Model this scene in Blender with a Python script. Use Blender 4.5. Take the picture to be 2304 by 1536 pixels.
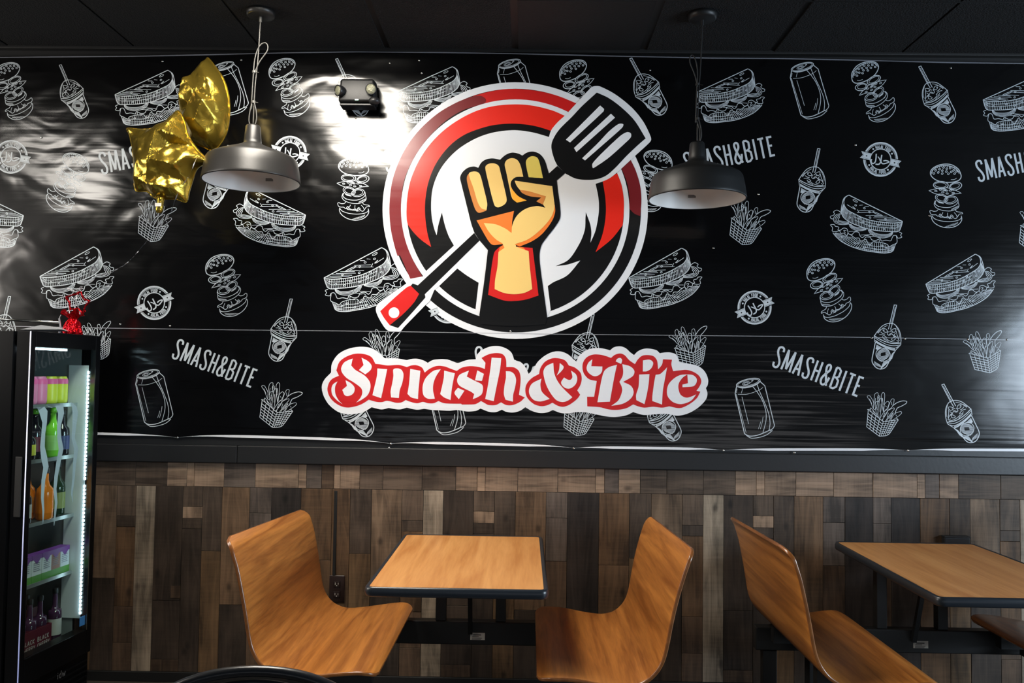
import bpy, bmesh, math, random
from mathutils import Vector, Matrix, noise
from mathutils.geometry import tessellate_polygon
random.seed(7)
for o in list(bpy.data.objects): bpy.data.objects.remove(o)
C = bpy.context.scene
COL = C.collection
PI = math.pi

# ------------------------------------------------------------------ camera
F, YAW, PITCH, ROLL, CY, CZ = 1860.0, .0154, .0402, .0138, -3.904, 1.4543
W, H = 2304, 1536
fw = Vector((-math.sin(YAW)*math.cos(PITCH), math.cos(YAW)*math.cos(PITCH), math.sin(PITCH)))
r0 = Vector((math.cos(YAW), math.sin(YAW), 0)); u0 = r0.cross(fw)
RR = r0*math.cos(ROLL) + u0*math.sin(ROLL); UU = u0*math.cos(ROLL) - r0*math.sin(ROLL)
CAM = Vector((0, CY, CZ))
cd = bpy.data.cameras.new('camera'); cam = bpy.data.objects.new('camera', cd); COL.objects.link(cam)
cd.sensor_width = 36; cd.lens = F/W*36; cd.clip_start = .05; cd.clip_end = 60
m3 = Matrix((RR, UU, -fw)).transposed()
cam.matrix_world = Matrix.Translation(CAM) @ m3.to_4x4()
C.camera = cam

def ray(px, py): return fw + RR*((px-W/2)/F) - UU*((py-H/2)/F)
def on_y(px, py, y):
    d = ray(px, py); t = (y-CAM.y)/d.y; return CAM + d*t
def on_z(px, py, z):
    d = ray(px, py); t = (z-CAM.z)/d.z; return CAM + d*t

# ------------------------------------------------------------------ world, lights, exposure
C.view_settings.view_transform = 'Standard'; C.view_settings.look = 'None'
C.view_settings.gamma = 1; C.view_settings.use_curve_mapping = False
C.view_settings.exposure = -.15
wd = bpy.data.worlds.new('world'); C.world = wd; wd.use_nodes = True
bg = wd.node_tree.nodes['Background']; bg.inputs[0].default_value = (.72, .84, 1, 1); bg.inputs[1].default_value = .06

def area(name, loc, target, sx, sy, power, col):
    l = bpy.data.lights.new(name, 'AREA'); l.shape = 'RECTANGLE'; l.size = sx; l.size_y = sy
    l.energy = power; l.color = col
    o = bpy.data.objects.new(name, l); COL.objects.link(o); o.location = loc
    o.rotation_euler = (Vector(target)-Vector(loc)).to_track_quat('-Z', 'Y').to_euler()
    return o
area('window_daylight', (5.15, -2.7, 1.5), (0, -.7, 1.3), 2.5, 1.25, 290, (.70, .85, 1))
area('side_fill', (-4.15, -1.45, 1.95), (0, -.6, 1.2), 1.2, 1.1, 70, (1, .93, .85))  # added fill from the left; the left wall itself is solid
area('storefront_daylight', (1.2, -7.8, .35), (.2, 0, 1.2), 7, .6, 16, (.95, .96, 1))
TROFFER = 42.0

# ------------------------------------------------------------------ materials
def srgb(r, g, b):
    f = lambda c: (c/255/12.92) if c/255 <= .04045 else ((c/255+.055)/1.055)**2.4
    return (f(r), f(g), f(b), 1)
def new(name):
    m = bpy.data.materials.new(name); m.use_nodes = True
    nt = m.node_tree; return m, nt, nt.nodes['Principled BSDF']
def N(nt, t, **k):
    n = nt.nodes.new(t)
    for a, b in k.items():
        if a in n.inputs: n.inputs[a].default_value = b
        else: setattr(n, a, b)
    return n
def coords(nt, scale=(1, 1, 1), rand=False):
    tc = N(nt, 'ShaderNodeTexCoord'); mp = N(nt, 'ShaderNodeMapping'); mp.inputs['Scale'].default_value = scale
    nt.links.new(tc.outputs['Object'], mp.inputs[0])
    if rand:
        oi = N(nt, 'ShaderNodeObjectInfo'); mu = N(nt, 'ShaderNodeMath', operation='MULTIPLY'); mu.inputs[1].default_value = 37
        nt.links.new(oi.outputs['Random'], mu.inputs[0])
        cx = N(nt, 'ShaderNodeCombineXYZ')
        for i in range(3): nt.links.new(mu.outputs[0], cx.inputs[i])
        nt.links.new(cx.outputs[0], mp.inputs['Location'])
    return mp.outputs[0]
def plain(name, col, rough=.5, metal=0, bump=0, bscale=60, spec=.5, coat=0, var=.12):
    m, nt, b = new(name)
    b.inputs['Roughness'].default_value = rough; b.inputs['Metallic'].default_value = metal
    b.inputs['Specular IOR Level'].default_value = spec; b.inputs['Coat Weight'].default_value = coat
    co = coords(nt, (1, 1, 1))
    nz = N(nt, 'ShaderNodeTexNoise'); nz.inputs['Scale'].default_value = 9; nz.inputs['Detail'].default_value = 4
    nt.links.new(co, nz.inputs[0])
    r = N(nt, 'ShaderNodeMapRange'); r.inputs[3].default_value = 1-var; r.inputs[4].default_value = 1+var
    nt.links.new(nz.outputs[0], r.inputs[0])
    mx = N(nt, 'ShaderNodeVectorMath', operation='SCALE'); mx.inputs[0].default_value = col[:3]
    nt.links.new(r.outputs[0], mx.inputs['Scale']); nt.links.new(mx.outputs[0], b.inputs['Base Color'])
    if bump:
        n2 = N(nt, 'ShaderNodeTexNoise'); n2.inputs['Scale'].default_value = bscale; n2.inputs['Detail'].default_value = 3
        nt.links.new(co, n2.inputs[0]); bp = N(nt, 'ShaderNodeBump'); bp.inputs['Strength'].default_value = bump; bp.inputs['Distance'].default_value = .01
        nt.links.new(n2.outputs[0], bp.inputs['Height']); nt.links.new(bp.outputs[0], b.inputs['Normal'])
    return m
def emit(name, col, s):
    m, nt, b = new(name); b.inputs['Base Color'].default_value = (.8, .8, .8, 1)
    b.inputs['Emission Color'].default_value = col; b.inputs['Emission Strength'].default_value = s
    return m
def vinyl(name, col, rough=.33, spec=.65):
    """printed banner vinyl: same creases run through sheet and print"""
    m, nt, b = new(name)
    b.inputs['Base Color'].default_value = col; b.inputs['Roughness'].default_value = rough
    b.inputs['Specular IOR Level'].default_value = spec
    geo = N(nt, 'ShaderNodeNewGeometry'); pos = geo.outputs['Position']
    def nz(sc, detail, dist=0.):
        mp = N(nt, 'ShaderNodeMapping'); mp.inputs['Scale'].default_value = sc; nt.links.new(pos, mp.inputs[0])
        n = N(nt, 'ShaderNodeTexNoise'); n.inputs['Scale'].default_value = 1; n.inputs['Detail'].default_value = detail
        n.inputs['Distortion'].default_value = dist
        nt.links.new(mp.outputs[0], n.inputs[0]); return n.outputs[0]
    a = nz((2.8, 3, 5), 2.2, .5)                        # soft creases
    c = nz((1.6, 3, 40), 1.5, .15)                     # packing ripples run along the sheet
    sep = N(nt, 'ShaderNodeSeparateXYZ'); nt.links.new(pos, sep.inputs[0])
    rip = N(nt, 'ShaderNodeMapRange'); rip.inputs[1].default_value = 1.75; rip.inputs[2].default_value = 1.6
    rip.inputs[3].default_value = .05; rip.inputs[4].default_value = .17
    nt.links.new(sep.outputs[2], rip.inputs[0])
    cm = N(nt, 'ShaderNodeMath', operation='MULTIPLY'); nt.links.new(c, cm.inputs[0]); nt.links.new(rip.outputs[0], cm.inputs[1])
    am = N(nt, 'ShaderNodeMapRange'); am.inputs[1].default_value = -.1; am.inputs[2].default_value = -1.3
    am.inputs[3].default_value = .2; am.inputs[4].default_value = 1.15
    nt.links.new(sep.outputs[0], am.inputs[0])
    aa = N(nt, 'ShaderNodeMath', operation='MULTIPLY'); nt.links.new(a, aa.inputs[0]); nt.links.new(am.outputs[0], aa.inputs[1])
    su = N(nt, 'ShaderNodeMath', operation='ADD'); nt.links.new(aa.outputs[0], su.inputs[0]); nt.links.new(cm.outputs[0], su.inputs[1])
    bp = N(nt, 'ShaderNodeBump'); bp.inputs['Strength'].default_value = .55; bp.inputs['Distance'].default_value = .018
    nt.links.new(su.outputs[0], bp.inputs['Height']); nt.links.new(bp.outputs[0], b.inputs['Normal'])
    return m
def grain_wood(name, dark, light, stretch=(14, 1.2, 14), rough=.32, coat=.25, rings=0.):
    m, nt, b = new(name)
    b.inputs['Roughness'].default_value = rough; b.inputs['Coat Weight'].default_value = coat; b.inputs['Coat Roughness'].default_value = .25
    co = coords(nt, stretch, True)
    n1 = N(nt, 'ShaderNodeTexNoise'); n1.inputs['Scale'].default_value = 1; n1.inputs['Detail'].default_value = 6; n1.inputs['Distortion'].default_value = .9
    nt.links.new(co, n1.inputs[0])
    co2 = coords(nt, tuple(s*7 for s in stretch), True)
    n2 = N(nt, 'ShaderNodeTexNoise'); n2.inputs['Scale'].default_value = 1; n2.inputs['Detail'].default_value = 3
    nt.links.new(co2, n2.inputs[0])
    mx = N(nt, 'ShaderNodeMath', operation='MULTIPLY_ADD'); mx.inputs[1].default_value = .35
    nt.links.new(n2.outputs[0], mx.inputs[0]); nt.links.new(n1.outputs[0], mx.inputs[2])
    cr = N(nt, 'ShaderNodeValToRGB'); cr.color_ramp.elements[0].position = .48; cr.color_ramp.elements[1].position = .86
    cr.color_ramp.elements[0].color = dark; cr.color_ramp.elements[1].color = light
    nt.links.new(mx.outputs[0], cr.inputs[0]); nt.links.new(cr.outputs[0], b.inputs['Base Color'])
    bp = N(nt, 'ShaderNodeBump'); bp.inputs['Strength'].default_value = .05; bp.inputs['Distance'].default_value = .002
    nt.links.new(mx.outputs[0], bp.inputs['Height']); nt.links.new(bp.outputs[0], b.inputs['Normal'])
    return m
def plank_mat(name, col, k=.5):
    """weathered barn board; grain along z of the object, saw marks, knots"""
    m, nt, b = new(name); b.inputs['Roughness'].default_value = .62; b.inputs['Specular IOR Level'].default_value = .35
    co = coords(nt, (26, 26, 2.2), True)
    n1 = N(nt, 'ShaderNodeTexNoise'); n1.inputs['Scale'].default_value = 1; n1.inputs['Detail'].default_value = 7; n1.inputs['Distortion'].default_value = 1.6
    n1.inputs['Roughness'].default_value = .62
    nt.links.new(co, n1.inputs[0])
    co2 = coords(nt, (6, 6, 110), True)
    n2 = N(nt, 'ShaderNodeTexNoise'); n2.inputs['Scale'].default_value = 1; n2.inputs['Detail'].default_value = 2; nt.links.new(co2, n2.inputs[0])
    co3 = coords(nt, (9, 9, 5), True)
    vo = N(nt, 'ShaderNodeTexNoise'); vo.inputs['Scale'].default_value = 1; vo.inputs['Detail'].default_value = 2; nt.links.new(co3, vo.inputs[0])
    co4 = coords(nt, (10, 10, 6), True)
    kn = N(nt, 'ShaderNodeTexVoronoi'); kn.inputs['Scale'].default_value = 1; nt.links.new(co4, kn.inputs[0])
    kr = N(nt, 'ShaderNodeMapRange'); kr.inputs[1].default_value = .05; kr.inputs[2].default_value = .17; kr.inputs[3].default_value = .4; kr.inputs[4].default_value = 1
    nt.links.new(kn.outputs['Distance'], kr.inputs[0])
    s1 = N(nt, 'ShaderNodeMath', operation='MULTIPLY_ADD'); s1.inputs[1].default_value = .2; nt.links.new(n2.outputs[0], s1.inputs[0]); nt.links.new(n1.outputs[0], s1.inputs[2])
    s2a = N(nt, 'ShaderNodeMath', operation='MULTIPLY_ADD'); s2a.inputs[1].default_value = .75; nt.links.new(vo.outputs[0], s2a.inputs[0]); nt.links.new(s1.outputs[0], s2a.inputs[2])
    s2 = N(nt, 'ShaderNodeMapRange'); s2.clamp = False; s2.inputs[1].default_value = .74; s2.inputs[2].default_value = 1.22; s2.inputs[3].default_value = .72; s2.inputs[4].default_value = 1.0; nt.links.new(s2a.outputs[0], s2.inputs[0])
    cr = N(nt, 'ShaderNodeValToRGB'); e = cr.color_ramp.elements
    e[0].position = .72; e[1].position = 1.0
    e[0].color = (col[0]*.42, col[1]*.42, col[2]*.42, 1); e[1].color = (min(1, col[0]*1.5), min(1, col[1]*1.5), min(1, col[2]*1.5), 1)
    nt.links.new(s2.outputs[0], cr.inputs[0])
    mu = N(nt, 'ShaderNodeVectorMath', operation='SCALE'); nt.links.new(cr.outputs[0], mu.inputs[0]); nt.links.new(kr.outputs[0], mu.inputs['Scale'])
    nt.links.new(mu.outputs[0], b.inputs['Base Color'])
    bp = N(nt, 'ShaderNodeBump'); bp.inputs['Strength'].default_value = .3; bp.inputs['Distance'].default_value = .003
    nt.links.new(s1.outputs[0], bp.inputs['Height']); nt.links.new(bp.outputs[0], b.inputs['Normal'])
    return m

M = {}
M['black_wall'] = plain('black_paint', srgb(16, 16, 17), .5)
M['board'] = plain('black_board_paint', srgb(31, 32, 34), .42, bump=.03)
M['tile_rough'] = plain('black_ceiling_tile', srgb(24, 24, 25), .85, bump=1.0, bscale=150, spec=.3)
M['tile_smooth'] = plain('black_smooth_tile', srgb(26, 26, 27), .7, bump=.1, bscale=120, spec=.3)
M['grid'] = plain('black_grid', srgb(14, 14, 14), .6)
M['floor'] = plain('dark_floor', srgb(60, 55, 50), .45)
M['side'] = plain('side_wall', srgb(70, 68, 66), .7)
M['vblack'] = vinyl('vinyl_black', srgb(5, 5, 6), .17)
M['vlogoblack'] = vinyl('vinyl_logo_black', srgb(17, 17, 18), .26)
M['vwhite'] = vinyl('vinyl_white', srgb(230, 232, 236), .3)
M['vline'] = vinyl('vinyl_line_white', srgb(196, 204, 210), .4)
M['vgrey'] = vinyl('vinyl_line_grey', srgb(120, 125, 130), .4)
M['vred'] = vinyl('vinyl_red', srgb(205, 28, 26), .34)
M['vredb'] = vinyl('vinyl_bright_red', srgb(232, 38, 22), .34)
M['vredw'] = vinyl('vinyl_word_red', srgb(196, 28, 32), .36)
M['vmaroon'] = vinyl('vinyl_maroon', srgb(120, 28, 34), .34)
M['vyellow'] = vinyl('vinyl_yellow', srgb(238, 200, 120), .36)
M['vyelg'] = vinyl('vinyl_green_yellow', srgb(222, 200, 96), .36)
M['vamber'] = vinyl('vinyl_amber', srgb(250, 172, 50), .36)
M['vorange'] = vinyl('vinyl_orange', srgb(238, 122, 44), .36)
M['vochre'] = vinyl('vinyl_ochre', srgb(206, 128, 58), .36)
M['steel'] = plain('screw_steel', (.75, .75, .72, 1), .25, 1)
M['black_metal'] = plain('black_metal', srgb(24, 24, 26), .38, 0, spec=.5)
M['beam'] = plain('beam_black', srgb(17, 18, 19), .45)
M['shade'] = plain('graphite_shade', srgb(34, 33, 32), .38, .15, bump=.02)
M['shade_less_lit'] = plain('graphite_shade_less_lit', srgb(27, 28, 29), .46, .12, bump=.02)  # right lamp gets less light, put into a darker copy of the finish
M['shade_in'] = plain('white_enamel', srgb(226, 224, 220), .4)
M['cord'] = plain('grey_cord', srgb(66, 65, 62), .45)
M['cord_less_lit'] = plain('grey_cord_less_lit', srgb(30, 31, 32), .5)  # darker copy of the cord colour stands for the weaker light there
M['bench'] = grain_wood('bench_laminate', srgb(138, 80, 32), srgb(194, 126, 58), (26, 1.5, 26), .3, .3)
M['table'] = grain_wood('table_laminate', srgb(186, 122, 62), srgb(216, 156, 92), (18, 1.3, 18), .36, .15)
M['edge'] = plain('black_vinyl_edge', srgb(34, 40, 47), .3)
M['plywood'] = grain_wood('bench_edge_ply', srgb(112, 66, 32), srgb(150, 94, 48), (9, 3, 9), .22, .6)
M['label'] = plain('label_white', srgb(200, 198, 190), .5)
M['ink'] = plain('ink', srgb(40, 40, 42), .6)

# ------------------------------------------------------------------ mesh helpers
def obj(name, bm, mat, parent=None, smooth=False, loc=None):
    me = bpy.data.meshes.new(name); bm.to_mesh(me); bm.free()
    if smooth:
        for p in me.polygons: p.use_smooth = True
    for mm in (mat if isinstance(mat, (list, tuple)) else [mat]): me.materials.append(mm)
    o = bpy.data.objects.new(name, me); COL.objects.link(o)
    if parent: o.parent = parent
    if loc is not None: o.location = loc
    return o
def tag(o, label=None, cat=None, group=None, kind=None):
    if label: o['label'] = label
    if cat: o['category'] = cat
    if group: o['group'] = group
    if kind: o['kind'] = kind
    return o
def thing(name, label, cat, loc=(0, 0, 0), rz=0, group=None):
    o = bpy.data.objects.new(name, None); o.empty_display_size = .1; COL.objects.link(o); o.location = loc; o.rotation_euler = (0, 0, rz)
    return tag(o, label, cat, group)
def copy_tree(o, parent=None):
    c = o.copy(); COL.objects.link(c); c.parent = parent
    for ch in o.children: copy_tree(ch, c)
    return c
def box(bm, x0, x1, y0, y1, z0, z1, bev=0, seg=2, mat=None):
    r = bmesh.ops.create_cube(bm, size=1)
    vs = r['verts']
    for v in vs:
        v.co = Vector((x0 if v.co.x < 0 else x1, y0 if v.co.y < 0 else y1, z0 if v.co.z < 0 else z1))
    fs = list({f for v in vs for f in v.link_faces})
    if mat is not None:
        for f in fs: f.material_index = mat
    if bev:
        es = list({e for v in vs for e in v.link_edges})
        bmesh.ops.bevel(bm, geom=es, offset=bev, segments=seg, affect='EDGES', profile=.5)
def bxo(name, x0, x1, y0, y1, z0, z1, mat, parent=None, bev=0, seg=2, smooth=False):
    bm = bmesh.new(); box(bm, x0, x1, y0, y1, z0, z1, bev, seg); return obj(name, bm, mat, parent, smooth)
def lathe(bm, prof, n=40, c=(0, 0, 0), close=False, xf=None):
    rings = []
    for r, z in prof:
        if r < 1e-6: rings.append([bm.verts.new((0, 0, z))])
        else: rings.append([bm.verts.new((r*math.cos(2*PI*i/n), r*math.sin(2*PI*i/n), z)) for i in range(n)])
    fs = []
    for a, b in zip(rings[:-1], rings[1:]):
        for i in range(n):
            j = (i+1) % n
            if len(a) == 1 and len(b) == 1: continue
            if len(a) == 1: fs.append(bm.faces.new((a[0], b[j], b[i])))
            elif len(b) == 1: fs.append(bm.faces.new((a[i], a[j], b[0])))
            else: fs.append(bm.faces.new((a[i], a[j], b[j], b[i])))
    for rg in rings:
        for v in rg: v.co = (xf @ v.co if xf else v.co) + Vector(c)
    return fs
def catmull(pts, n=5, closed=False):
    """pts: (x,y[,z]) ; a trailing 1 in a 3-tuple flags a corner"""
    P = [Vector((p[0], p[1])) for p in pts]; K = [len(p) > 2 and p[2] for p in pts]
    L = len(P); out = []
    for i in range(L if closed else L-1):
        a, b = P[i], P[(i+1) % L]
        pa = P[i-1] if (closed or i > 0) else a; nb = P[(i+2) % L] if (closed or i+2 < L) else b
        ta = (b-pa)*.5; tb = (nb-a)*.5
        if K[i]: ta = (b-a)
        if K[(i+1) % L]: tb = (b-a)
        if K[i] and K[(i+1) % L]: out.append(a.copy()); continue
        lim = (b-a).length
        if ta.length > lim: ta = ta.normalized()*lim
        if tb.length > lim: tb = tb.normalized()*lim
        for k in range(n):
            t = k/n; t2, t3 = t*t, t*t*t
            out.append(a*(2*t3-3*t2+1)+ta*(t3-2*t2+t)+b*(-2*t3+3*t2)+tb*(t3-t2))
    if not closed: out.append(P[-1].copy())
    return out
def tube(bm, pts, r, n=8, caps=True, radii=None):
    P = [Vector(p) for p in pts]; rings = []
    up = None
    for i, p in enumerate(P):
        t = (P[min(i+1, len(P)-1)]-P[max(i-1, 0)]).normalized()
        if up is None:
            up = t.orthogonal().normalized()
        else:
            up = (up - t*up.dot(t)).normalized()
        s = t.cross(up); rr = radii[i] if radii else r
        rings.append([bm.verts.new(p+(up*math.cos(2*PI*k/n)+s*math.sin(2*PI*k/n))*rr) for k in range(n)])
    for a, b in zip(rings[:-1], rings[1:]):
        for k in range(n): bm.faces.new((a[k], a[(k+1) % n], b[(k+1) % n], b[k]))
    if caps:
        bm.faces.new(rings[0][::-1]); bm.faces.new(rings[-1])
def smooth3(pts, n=6):
    P = [Vector(p) for p in pts]; out = []
    for i in range(len(P)-1):
        p0 = P[max(i-1, 0)]; p1 = P[i]; p2 = P[i+1]; p3 = P[min(i+2, len(P)-1)]
        for k in range(n):
            t = k/n
            out.append(.5*((2*p1)+(p2-p0)*t+(2*p0-5*p1+4*p2-p3)*t*t+(3*p1-p0-3*p2+p3)*t**3))
    out.append(P[-1]); return out

# ------------------------------------------------------------------ room shell
CEIL = 3.004; XG = -.0649; GY = -.545
tag(bxo('floor', -4.2, 5.2, -8.2, .06, -.06, 0, M['floor']), kind='structure')
wb = tag(bxo('wall_back', -4.2, 5.2, .012, .12, 0, 3.12, M['black_wall']), kind='structure')
tag(bxo('wall_left', -4.26, -4.2, -8.2, .06, 0, 3.12, M['side']), kind='structure')
# right wall with the window opening that lets the daylight in
bm = bmesh.new()
box(bm, 5.2, 5.3, -8.2, -4.4, 0, 3.12); box(bm, 5.2, 5.3, -1.8, .06, 0, 3.12); box(bm, 5.2, 5.3, -4.4, -1.8, 0, .85); box(bm, 5.2, 5.3, -4.4, -1.8, 2.15, 3.12)
tag(obj('wall_right', bm, M['side']), kind='structure')
wf = bmesh.new()
for a in ((-4.4, -4.34, .85, 2.15), (-1.86, -1.8, .85, 2.15), (-3.13, -3.07, .85, 2.15), (-4.4, -1.8, .85, .9), (-4.4, -1.8, 2.1, 2.15)):
    box(wf, 5.22, 5.28, a[0], a[1], a[2], a[3])
tag(obj('window_1', wf, M['board']), kind='structure')
ce = tag(bxo('ceiling', -4.2, 5.2, -8.2, .06, CEIL+.03, CEIL+.1, M['grid']), kind='structure')
ce2 = ce
for k in range(-7, 9):                               # lay-in tiles of the first two rows, each its own piece
    for row, (ya, yb) in enumerate(((GY, -.0), (GY-.61, GY), (GY-1.22, GY-.61))):
        xa = XG+k*.61
        if k == -2 and row in (1, 2): continue            # the troffer sits here
        thick = {0: .016, 1: .018, 2: .013, -1: .014}.get(k, .006); t2 = {0: .016, 1: .018, 2: .013, -1: .014}.get(k+1, .006)
        dz = random.uniform(-.002, .002)
        bm = bmesh.new(); box(bm, xa+thick, xa+.61-t2, ya+.007, yb-.006, CEIL+dz, CEIL+.025)
        obj('ceiling_tile', bm, M['tile_smooth'] if k == 0 and row == 0 else M['tile_rough'], ce)
for y, xb_ in ((GY, 5.1), (GY-.61, XG-1.22), (GY-.61, 5.1), (GY-1.22, 5.1)):
    bm = bmesh.new(); box(bm, -4.2 if xb_ < 0 or abs(y-GY+.61) > .01 else XG-.61, xb_, y-.006, y+.006, CEIL+.001, CEIL+.028); obj('grid_bar', bm, M['grid'], ce)
for k in range(-6, 9):
    w = {0: .018, 1: .021, 2: .015, -1: .016}.get(k, .008)
    bm = bmesh.new(); box(bm, XG+k*.61-w, XG+k*.61+w, -1.8, 0, CEIL+.006, CEIL+.03); obj('grid_bar', bm, M['grid'], ce)
bm = bmesh.new(); box(bm, -4.2, 5.2, -8.2, GY-1.23, CEIL+.004, CEIL+.03); tag(obj('rear_tiles', bm, M['tile_rough'], ce), kind='stuff')
tag(bxo('trim_1', -4.2, 5.2, -.022, .012, CEIL-.012, CEIL+.03, M['grid'], bev=.002), kind='structure')

# ceiling troffers
mdif = emit('troffer_diffuser', (1, .93, .82, 1), TROFFER)
mdif2 = emit('troffer_diffuser_dim', (1, .94, .85, 1), TROFFER*.62)
for kx, ky, lab in ((-2, 1, 'long white ceiling light panel just above the left pendant lamp'), (-6, 3, 'long white ceiling light panel over the drinks fridge side of the room')):
    tx0, tx1, ty0, ty1 = XG+kx*.61+.012, XG+(kx+1)*.61-.012, GY-.61*(ky+1)+.01, GY-.61*(ky-1)-.012
    t = thing('ceiling_light', lab, 'ceiling light', ((tx0+tx1)/2, (ty0+ty1)/2, CEIL))
    bm = bmesh.new()
    a, b = (tx1-tx0)/2, (ty1-ty0)/2
    box(bm, -a, a, -b, -b+.022, -.008, .02 if ky == 1 else .0); box(bm, -a, a, b-.022, b, -.008, .02 if ky == 1 else .0); box(bm, -a, -a+.022, -b+.022, b-.022, -.008, .02 if ky == 1 else .0); box(bm, a-.022, a, -b+.022, b-.022, -.008, .02 if ky == 1 else .0)
    obj('frame', bm, M['shade_in'], t)
    bm = bmesh.new(); box(bm, -a+.022, a-.022, -b+.022, b-.022, -.004, .0); obj('diffuser', bm, mdif if ky == 1 else mdif2, t)

# chair-rail board
ZB0 = 1.0224; ZB1 = 1.104
tr = bmesh.new(); xs = on_y(533, 1020, -.03).x
box(tr, -4.2, xs-.0008, -.03, .012, ZB0, ZB1, .004); box(tr, xs+.0008, 5.2, -.03, .012, ZB0, ZB1, .004)
tag(obj('trim_2', tr, M['board']), kind='structure')
tag(bxo('trim_3', -4.2, 5.2, -.008, .012, ZB1+.0005, 1.24, M['board']), kind='structure')
tag(bxo('baseboard_back', -4.2, 5.2, -.012, .012, 0, .046, M['grid'], bev=.003), kind='structure')
bm = bmesh.new(); box(bm, -4.2, 5.2, .004, .012, .046, ZB0)
tag(obj('panel_backing', bm, plain('panel_gap', srgb(16, 12, 9), .8), wb), kind='stuff')

# planks ------------------------------------------------------------
pc = {'streak': (92, 76, 60), 'mix': (76, 63, 52), 'light': (112, 100, 86), 'dark': (52, 43, 36), 'patch': (118, 98, 80), 'dbrown': (64, 53, 44),
      'grain': (92, 72, 54), 'saw': (78, 68, 60), 'black': (44, 38, 34), 'brown': (82, 62, 44), 'mid': (72, 57, 44), 'olive': (86, 67, 47), 'rowl': (110, 92, 76), 'rowd': (74, 62, 52)}
PM = {k: plank_mat('plank_'+k, srgb(*v)) for k, v in ((k, tuple(min(255, int(c_*(1.2 if k in ('rowl', 'patch', 'light') else 1.1))) for c_ in v)) for k, v in pc.items())}
def plank(px0, px1, py0, py1, kind, pyref=1110, horiz=False):
    xa = on_y(px0, pyref, 0).x; xb = on_y(px1, pyref, 0).x
    za = on_y((px0+px1)/2, py0, 0).z; zb = on_y((px0+px1)/2, py1, 0).z
    zt, zbm = za, zb
    return xa, xb, zt, zbm
ZROW0 = .9074
def add_plank(xa, xb, z0, z1, kind, horiz=False):
    g = .0009; d = random.uniform(0, .0022)
    bm = bmesh.new(); cx, cz = (xa+xb)/2, (z0+z1)/2
    hx, hz = (xb-xa)/2-g, (z1-z0)/2-g
    if horiz: hx, hz = hz, hx
    box(bm, -hx, hx, -.004-d, .004, -hz, hz, .0006, 1)
    o = obj('plank', bm, PM[kind], wb, loc=(cx, 0, cz))
    if horiz: o.rotation_euler = (0, PI/2, 0)
    return o
def wx(px, py=1110): return on_y(px, py, 0).x
def wz(px, py): return on_y(px, py, 0).z
cols = [(215, 'streak'), (265, 'mix'), (308, 'light'), (351, 'dark'), (413, 'mix2'), (457, 'dbrown'), (501, 'grain'), (563, 'saw'), (612, 'black'), (678, 'brown'), (748, 'brown2'),
        (789, 'dbrown'), (837, 'streak'), (905, 'mix'), (953, 'light'), (998, 'dark'), (1066, 'mix2'), (1113, 'dbrown'), (1160, 'grain'), (1229, 'saw'), (1277, 'black'), (1348, 'brown'), (1416, 'dbrown'),
        (1465, 'streak'), (1535, 'mix'), (1582, 'light'), (1628, 'dark'), (1694, 'mix2'), (1740, 'dbrown'), (1786, 'grain'), (1851, 'saw'), (1900, 'black'), (1963, 'saw'), (2004, 'black'), (2069, 'brown'),
        (2135, 'dbrown'), (2181, 'streak'), (2248, 'mix'), (2293, 'light'), (2338, 'dark')]
# one repeat to the left, two to the right so that the panelling goes on
segs = {  # break heights as photo rows at x~330 for the left repeat: (row, kind above)
    'streak': [(1293, 'streak'), (1600, 'dark')],
    'mix': [(1154, 'mix'), (1178, 'dbrown'), (1355, 'brown'), (1435, 'mid'), (1600, 'mid')],
    'light': [(1497, 'light'), (1600, 'mid')],
    'dark': [(1340, 'dark'), (1470, 'dark'), (1600, 'mid')],
    'mix2': [(1131, 'mix'), (1157, 'patch'), (1180, 'dbrown'), (1600, 'dark')],
    'dbrown': [(1229, 'dbrown'), (1600, 'olive')],
    'grain': [(1347, 'grain'), (1600, 'dark')],
    'saw': [(1143, 'saw'), (1238, 'saw'), (1600, 'mid')],
    'black': [(1600, 'black')],
    'brown': [(1245, 'brown'), (1600, 'brown')],
    'brown2': [(1600, 'brown')],
    'dbrown2': [(1600, 'dbrown')]}
xs_ = [(wx(p), k) for p, k in cols]
P0 = xs_[0][0]; kinds = ['light', 'dark', 'mix2', 'dbrown', 'grain', 'saw', 'black', 'brown', 'dbrown']
x = P0; left = []
for k in reversed(kinds):
    w = {'light': .094, 'dark': .14, 'mix2': .1, 'dbrown': .1, 'grain': .14, 'saw': .105, 'black': .145, 'brown': .14}[k]; x -= w; left.append((x, k))
right = []; x = xs_[-1][0]+.14
for k in kinds[2:]+['streak', 'mix', 'light', 'dark']:
    right.append((x, k)); x += {'light': .094, 'dark': .14, 'mix2': .1, 'dbrown': .1, 'grain': .14, 'saw': .105, 'black': .145, 'brown': .14, 'streak': .14, 'mix': .1}[k]
allc = left[::-1]+xs_+right+[(x, None)]
for (xa, k), (xb, _) in zip(allc[:-1], allc[1:]):
    z = ZROW0
    for row, kk in segs[k]:
        zb = max(.046, ZROW0-(row-1086)/477.0)
        if row >= 1600: zb = .046
        if z-zb > .004: add_plank(xa, xb, zb, z, kk)
        z = zb
bm = bmesh.new()
xa, xb = on_y(385, 1325, 0).x, on_y(407, 1325, 0).x
add_plank(xa, xb, ZROW0-(1339-1090)/477, ZROW0-(1311-1090)/477, 'mid').location.y = -.003
bm.free()
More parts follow.
